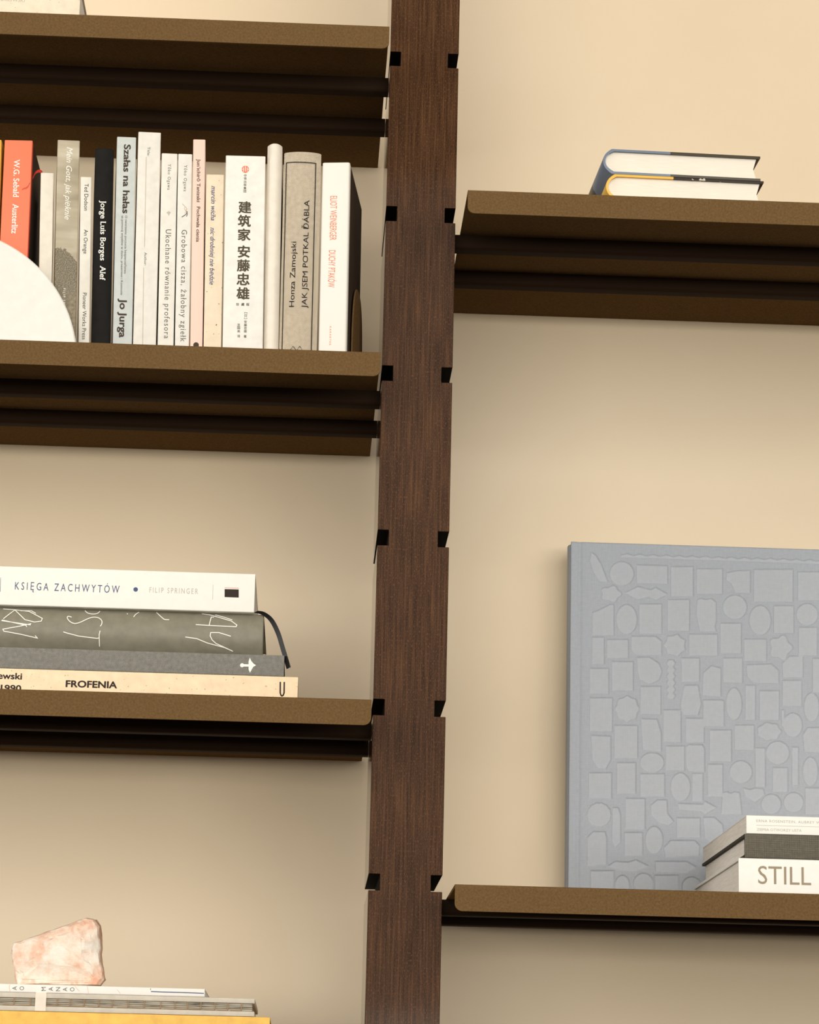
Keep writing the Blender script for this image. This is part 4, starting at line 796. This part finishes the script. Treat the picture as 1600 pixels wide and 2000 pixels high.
for key, (label, mat, kw, pm, grp) in LY.items():
    b = BK[key]
    t = thing('book', label, 'book', b['loc'], (0, b['rot'][0], b['rot'][1]), grp)
    surf, cv, pg = book_parts(t, b['w'], b['h'], b['d'], mat, pm, **kw)
    put_marks(cv, surf, b['marks']); books[key] = t

# details on single books -------------------------------------------------
# white edge of the lower board of the cream book on the top shelf
b = BK['cream_top']
box('lower_board', -b['w']/2, -b['w']/2+.0026, -.0012, b['d']-.001, .0, b['h'], paper('white_board_edge', (244, 240, 230)), books['cream_top'])

def tape(name, pts, width, thick, mat, parent, wdir):
    """ribbon along world points; wdir = direction of its width"""
    P_ = smooth_pts(pts, 6); inv = Matrix.Identity(4)
    if parent:
        parent_m = Matrix.LocRotScale(parent.location, parent.rotation_euler, None); inv = parent_m.inverted()
    wv = Vector(wdir).normalized(); bm = bmesh.new(); rows = []
    for i, p in enumerate(P_):
        d = Vector(P_[min(i+1, len(P_)-1)]-P_[max(i-1, 0)]).normalized(); n = d.cross(wv).normalized()
        c = Vector(p)
        rows.append([inv @ (c+wv*width/2*a+n*thick/2*b2) for a, b2 in ((-1, -1), (1, -1), (1, 1), (-1, 1))])
    prism(bm, rows); return obj(name, from_bm(bm, name), mat, parent)
M_BLACKSATIN = new_mat('black_satin', (20, 19, 20), .4, .5)[0]
tape('ribbon_marker', RIBBON_BLACK, .0046, .0005, M_BLACKSATIN, books['green_scribble'], (.85, -.5, .35))
M_REDSATIN = new_mat('red_satin', (206, 62, 44), .4, .5)[0]
tape('ribbon_marker', RIBBON_RED, .0028, .0004, M_REDSATIN, books['red'], (.15, -.5, .85))

# sewn book with an open spine between two grey boards -------------------
b = BK['sewn_grey']
t = thing('book', 'grey book with open thread-sewn spine and a white paper strap', 'book', b['loc'], (0, b['rot'][0], 0), 'books stacked under the crystal')
M_BOARD = paper('grey_board', (206, 198, 184), .8, .05)
w, h, d = b['w'], b['h'], b['d']
for s_ in (-1, 1):
    x0, x1 = sorted((s_*w/2, s_*(w/2-.0046)))
    box('board', x0, x1, 0, d, 0, h, M_BOARD, t, .0007)
m, tt = new_mat('sewn_signatures', (150, 142, 126), .8, .1)
tt.col(tt.ramp(tt.noise(1, 3, tt.mapped((900, 10, 30))), [(.34, lin((88, 82, 72))), (.46, lin((164, 156, 140))), (.7, lin((198, 190, 174)))])); M_SIG = m
bm = bmesh.new()
for i in range(4):
    x0 = -w/2+.0047+i*(w-.0094)/4; x1 = x0+(w-.0094)/4
    add_box(bm, x0+.00008, x1-.00008, .0012+.0004*(i % 2), d-.002, .002, h-.0025, .0005, 1)
obj('sewn_pages', from_bm(bm, 'sewn_pages'), M_SIG, t)
M_THREAD = new_mat('brown_thread', (158, 126, 94), .8)[0]
rnd = random.Random(4)
bm = bmesh.new(); z = .012; n_ = 0
while z < h-.01:
    add_box(bm, -w/2+.0042, w/2-.0042, .0006, .0016, z-.0004, z+.0004)
    add_box(bm, -w/2+.0050, -w/2+.0056, .0006, .0014, z, z+.010)
    z += .0133+rnd.uniform(-.002, .002)
obj('binding_thread', from_bm(bm, 'binding_thread'), M_THREAD, t)
zc = -.1369+.3308
box('paper_strap', -w/2+.0002, w/2+.0004, -.0007, .0002, zc-.0049, zc+.0049, paper('strap_paper', (244, 232, 216)), t)
books['sewn_grey'] = t

# two jacketed hardcovers lying on the upper right shelf, page ends to the front
M_DARKSIDE = (60, 55, 44)
mu, tu, ku = split_mat('blue_jacket', [(-.01, (112, 124, 142)), (.066, (66, 60, 46))], 1, (-.01, .16), .35)
ml, tl, kl = split_mat('yellow_jacket', [(-.01, (232, 184, 84)), (.066, (48, 40, 33))], 1, (-.01, .16), .35)
s_ = tl.n('ShaderNodeSeparateXYZ'); tl.l(tl.coord(), s_.inputs[0])
bl = tl.math('MULTIPLY', tl.math('GREATER_THAN', tl.noise(120, 2), .56), tl.math('MULTIPLY', tl.math('GREATER_THAN', s_.outputs[1], .082), tl.math('LESS_THAN', s_.outputs[1], .126)))
tl.col(tl.mix(bl, kl, lin((196, 190, 174))))
s_ = tu.n('ShaderNodeSeparateXYZ'); tu.l(tu.coord(), s_.inputs[0])
dk = tu.math('MULTIPLY', tu.math('LESS_THAN', s_.outputs[1], .004), tu.math('GREATER_THAN', tu.math('ADD', s_.outputs[2], tu.math('MULTIPLY', tu.noise(90, 2), .03)), .085))
tu.col(tu.mix(dk, ku, lin((70, 72, 66))))
ZR = ZB-.01781-S
def lying_hardcover(label, z0, w, x, y, yaw, m_cover, dx=0):
    t = thing('book', label, 'book', (x, y, z0+w/2), group='hardcovers lying on the upper right shelf')
    R = Matrix.Rotation(yaw, 3, 'Z') @ Matrix(((0, 1, 0), (0, 0, 1), (1, 0, 0)))
    t.rotation_euler = R.to_euler()
    surf, cv, pg = book_parts(t, w, .215, .1555, m_cover, M_PAGE, hard=True, bulge=.0085, cap=0, over=.0035, board=.0021)
    hb = bmesh.new()
    xs = np.linspace(-w/2*.78, w/2*.78, 9)
    lp = [(x_, surf(x_)+.0022) for x_ in xs]+[(x_, surf(x_)+.0034) for x_ in xs[::-1]]
    prism(hb, [[(a, b_, z) for a, b_ in lp] for z in (.0022, .0036)])
    obj('headband', from_bm(hb, 'headband'), paper('headband_cloth', (244, 240, 230)), t)
    return t
lying_hardcover('hardcover in yellow and dark jacket, lower of two on the upper right shelf', ZR, .0262, .1765, -.09, .03, ml)
lying_hardcover('hardcover in blue-grey and olive jacket, upper of two on the upper right shelf', ZR+.0263, .0258, .1735, -.0905, .036, mu)

# ------------------------------------------------------------------ big embossed book
def big_book():
    x0, y0, z0 = BLUE['loc']; H = BLUE['h']; Wd = .312; T = .030
    t = thing('embossed_book', 'large grey-blue linen book covered in debossed shapes, standing against the wall', 'book', (x0, y0, z0))
    M_LIN = weave('grey_blue_linen', (149, 156, 167), (185, 190, 197), .0017, .85, .00015)
    M_EMB = M_LIN.copy(); M_EMB.name = 'pressed_grey_blue_linen'; tt = NT(M_EMB)   # pressed cloth is smoother and a touch paler
    at_ = tt.n('ShaderNodeAttribute', _attribute_name='pressed'); lk = tt.b.inputs['Base Color'].links[0].from_socket
    tt.col(tt.mix(tt.math('MULTIPLY', at_.outputs['Fac'], .3), lk, lin((191, 195, 201))))
    # height field of the front cover
    step = .0007; ox = .0032
    xs = np.arange(0, Wd-ox+1e-9, step); zs = np.arange(0, H+1e-9, step)
    X, Z = np.meshgrid(xs+ox, zs)
    dep = np.zeros_like(X); press = np.zeros_like(X)
    for pl in BLUE['shapes']:
        q = np.array(pl); a = q.min(0)-.003; b_ = q.max(0)+.003
        i0, i1 = np.searchsorted(xs+ox, (a[0], b_[0])); j0, j1 = np.searchsorted(zs, (a[1], b_[1]))
        if i1 <= i0 or j1 <= j0: continue
        x = X[j0:j1, i0:i1]; z = Z[j0:j1, i0:i1]
        ins = np.zeros(x.shape, bool); dist = np.full(x.shape, 1e9)
        for (ax, az), (bx, bz) in zip(q, np.roll(q, -1, 0)):
            c = (az > z) != (bz > z)
            ins ^= c & (x < (bx-ax)*(z-az)/((bz-az) if bz != az else 1e-12)+ax)
            L2 = (bx-ax)**2+(bz-az)**2+1e-15; s = np.clip(((x-ax)*(bx-ax)+(z-az)*(bz-az))/L2, 0, 1)
            dist = np.minimum(dist, np.hypot(x-ax-s*(bx-ax), z-az-s*(bz-az)))
        sd = np.where(ins, dist, -dist)
        v = np.clip(sd/.0010+.5, 0, 1); v = v*v*(3-2*v)
        dep[j0:j1, i0:i1] = np.maximum(dep[j0:j1, i0:i1], v*.0013)
        press[j0:j1, i0:i1] = np.maximum(press[j0:j1, i0:i1], v)
    dep += .0013*np.exp(-((X-.0129)/.0022)**2)                     # hinge groove
    e = np.minimum(np.minimum(Z, H-Z), np.minimum(X-ox+.001, Wd-X)); r = .0022
    k = np.clip(r-e, 0, r); dep += r-np.sqrt(np.maximum(r*r-k*k, 0))
    ny, nx = X.shape; th = .003
    V = np.stack([X.ravel(), dep.ravel(), Z.ravel()], 1)
    idx = np.arange(nx*ny).reshape(ny, nx)
    quads = np.stack([idx[:-1, :-1], idx[:-1, 1:], idx[1:, 1:], idx[1:, :-1]], -1).reshape(-1, 4)
    ring = np.concatenate([idx[0, :], idx[1:, -1], idx[-1, -2::-1], idx[-2:0:-1, 0]])
    Vr = V[ring].copy(); Vr[:, 1] = th; base = len(V); n = len(ring); V = np.concatenate([V, Vr])
    side = np.stack([ring, np.arange(n)+base, np.roll(np.arange(n), -1)+base, np.roll(ring, -1)], -1)
    me = bpy.data.meshes.new('front_cover')
    F = np.concatenate([quads, side])
    me.vertices.add(len(V)); me.vertices.foreach_set('co', V.ravel().astype(np.float32))
    me.loops.add(F.size); me.loops.foreach_set('vertex_index', F.ravel().astype(np.int32))
    me.polygons.add(len(F)); me.polygons.foreach_set('loop_start', (np.arange(len(F))*4).astype(np.int32)); me.polygons.foreach_set('loop_total', np.full(len(F), 4, np.int32))
    me.polygons.foreach_set('use_smooth', np.ones(len(F), bool)); me.update(calc_edges=True)
    at_ = me.attributes.new('pressed', 'FLOAT', 'POINT')
    pv = np.zeros(len(V), np.float32); pv[:X.size] = press.ravel(); at_.data.foreach_set('value', pv)
    obj('front_cover', me, M_EMB, t)
    box('back_cover', .0032, Wd, T-.003, T, 0, H, M_LIN, t, .0012)
    # rounded spine strip along the left edge
    bm = bmesh.new(); hwT = T/2
    pr = [(.0075-.0068*math.cos(q)*1.0, hwT-(hwT-.0006)*math.sin(q)) for q in np.linspace(-math.pi/2, math.pi/2, 15)]
    prism(bm, [[(x+.0001, y, z) for x, y in pr] for z in (.0015, H-.0025)])
    obj('spine', from_bm(bm, 'spine'), M_LIN, t)
    box('page_block', .008, Wd-.005, .0032, T-.0032, .004, H-.004, M_PAGE, t)
big_book()

# ------------------------------------------------------------------ white half-round slab in front of the left books
def slab():
    cx, cz, R = -.45978, ZB-.37376, .13312; zb = 2.19806
    y0, y1 = -.098, -.082
    a0 = math.asin((zb-cz)/R)
    lp = [(cx+R*math.cos(q), cz+R*math.sin(q)) for q in np.linspace(a0, math.pi-a0, 97)]
    bm = bmesh.new(); e = .0012
    def inset(q): return [(cx+(x-cx)*(1-e/R), max(zb, cz+(z-cz)*(1-e/R))) for x, z in lp]
    prism(bm, [[(x-cx, y0, z-zb) for x, z in inset(0)], [(x-cx, y0+e, z-zb) for x, z in lp], [(x-cx, y1-e, z-zb) for x, z in lp], [(x-cx, y1, z-zb) for x, z in inset(0)]])
    m = paper('white_plaster', (240, 238, 231), .6, .02)
    o = obj('half_round_slab', from_bm(bm, 'half_round_slab', math.radians(30)), m, None, (cx, 0, zb))
    tag(o, 'white half-round slab standing at the shelf front before the coral red book', 'ornament')
slab()

# ------------------------------------------------------------------ metal bookend right of the upright row
def bookend():
    bk = BK['eliot']; yaw = bk['rot'][1]; zb = 2.19806
    off = bk['w']/2+.0016
    t = thing('bookend', 'dark metal bookend with rounded top beside the last upright book', 'bookend', (bk['loc'][0]+off*math.cos(yaw), bk['loc'][1]+off*math.sin(yaw), zb), (0, 0, yaw))
    y0, y1, H, sh = .034, .134, .094, .026
    ym, hw = (y0+y1)/2, (y1-y0)/2
    lp = [(y1, .0013), (y0, .0013)] + [(ym-hw*math.copysign(abs(math.cos(q))**.8, math.cos(q)), sh+(H-sh)*math.sin(q)**.8) for q in np.linspace(0.001, math.pi-.001, 40)]
    bm = bmesh.new(); prism(bm, [[(-.0007, y, z) for y, z in lp], [(.0007, y, z) for y, z in lp]])
    obj('bookend_plate', from_bm(bm, 'bookend_plate'), M_METAL, t)
    box('bookend_base', -.0007, .0140, y0+.02, y1-.02, 0.0, .0012, M_METAL, t)
bookend()

# ------------------------------------------------------------------ rose quartz crystal
def crystal():
    from mathutils import noise as mn
    zb = 1.6001; cx = -.318
    m, t = new_mat('rose_quartz', (240, 214, 196), .38, .5)
    n1 = t.noise(46, 5, rough=.6); n2 = t.noise(150, 4, rough=.65)
    k = t.ramp(n1, [(.40, lin((238, 229, 216))), (.52, lin((236, 212, 192))), (.66, lin((226, 176, 148)))])
    k = t.mix(t.ramp(n2, [(.5, (0,)*3), (.75, (.75,)*3)]), k, lin((240, 232, 222)))
    s_ = t.n('ShaderNodeSeparateXYZ'); t.l(t.coord(), s_.inputs[0])
    rim = t.ramp(t.math('ADD', s_.outputs[1], t.math('MULTIPLY', t.math('SUBTRACT', t.noise(120, 3), .5), .012)), [(.0, (0,)*3), (.0045, (.9,)*3)])
    crust = t.ramp(t.noise(200, 4), [(.35, lin((168, 118, 90))), (.6, lin((214, 170, 140))), (.75, lin((236, 206, 182)))])
    t.col(t.mix(rim, k, crust))
    t.b.inputs['Subsurface Weight'].default_value = .25; t.b.inputs['Subsurface Radius'].default_value = (.012, .007, .005); t.b.inputs['Subsurface Scale'].default_value = .5
    t.bump(t.noise(260, 5), .0012, .6)
    pts = [(x-cx, z-zb) for x, z in ROCK]
    ctr = np.mean(pts, 0)
    def ring(sc, y, dx=0, dz=0, flat=True): return [((p[0]-ctr[0])*sc+ctr[0]+dx, y, max(0, (p[1]-ctr[1])*sc+ctr[1]+dz)) for p in pts]
    bm = bmesh.new()
    prism(bm, [ring(.45, -.0058, .004, .003), ring(.80, -.0035), ring(.95, -.0008), ring(1.0, .0022), ring(1.0, .012, .0010, .0008), ring(.93, .03, -.002), ring(.7, .046, -.004)])
    bmesh.ops.triangulate(bm, faces=bm.faces[:])
    bmesh.ops.subdivide_edges(bm, edges=bm.edges[:], cuts=2, use_grid_fill=True)
    bmesh.ops.triangulate(bm, faces=bm.faces[:])
    for v in bm.verts:
        p = v.co; q = Vector((p.x+3, p.y+1, p.z))
        d = mn.noise(q*75)*.0016+mn.noise(q*190)*.0009
        c = mn.cell_vector(q*95)
        v.co = p + Vector((0, -1, 0))*d*1.2 + Vector((c.x-.5, c.y-.5, c.z-.5))*.0016
        if v.co.z < .0002: v.co.z = 0
    o = obj('crystal', from_bm(bm, 'crystal', math.radians(18)), m, None, (cx, -.045, zb))
    tag(o, 'rough chunk of pale pink rose quartz on the lowest left book stack', 'crystal')
crystal()
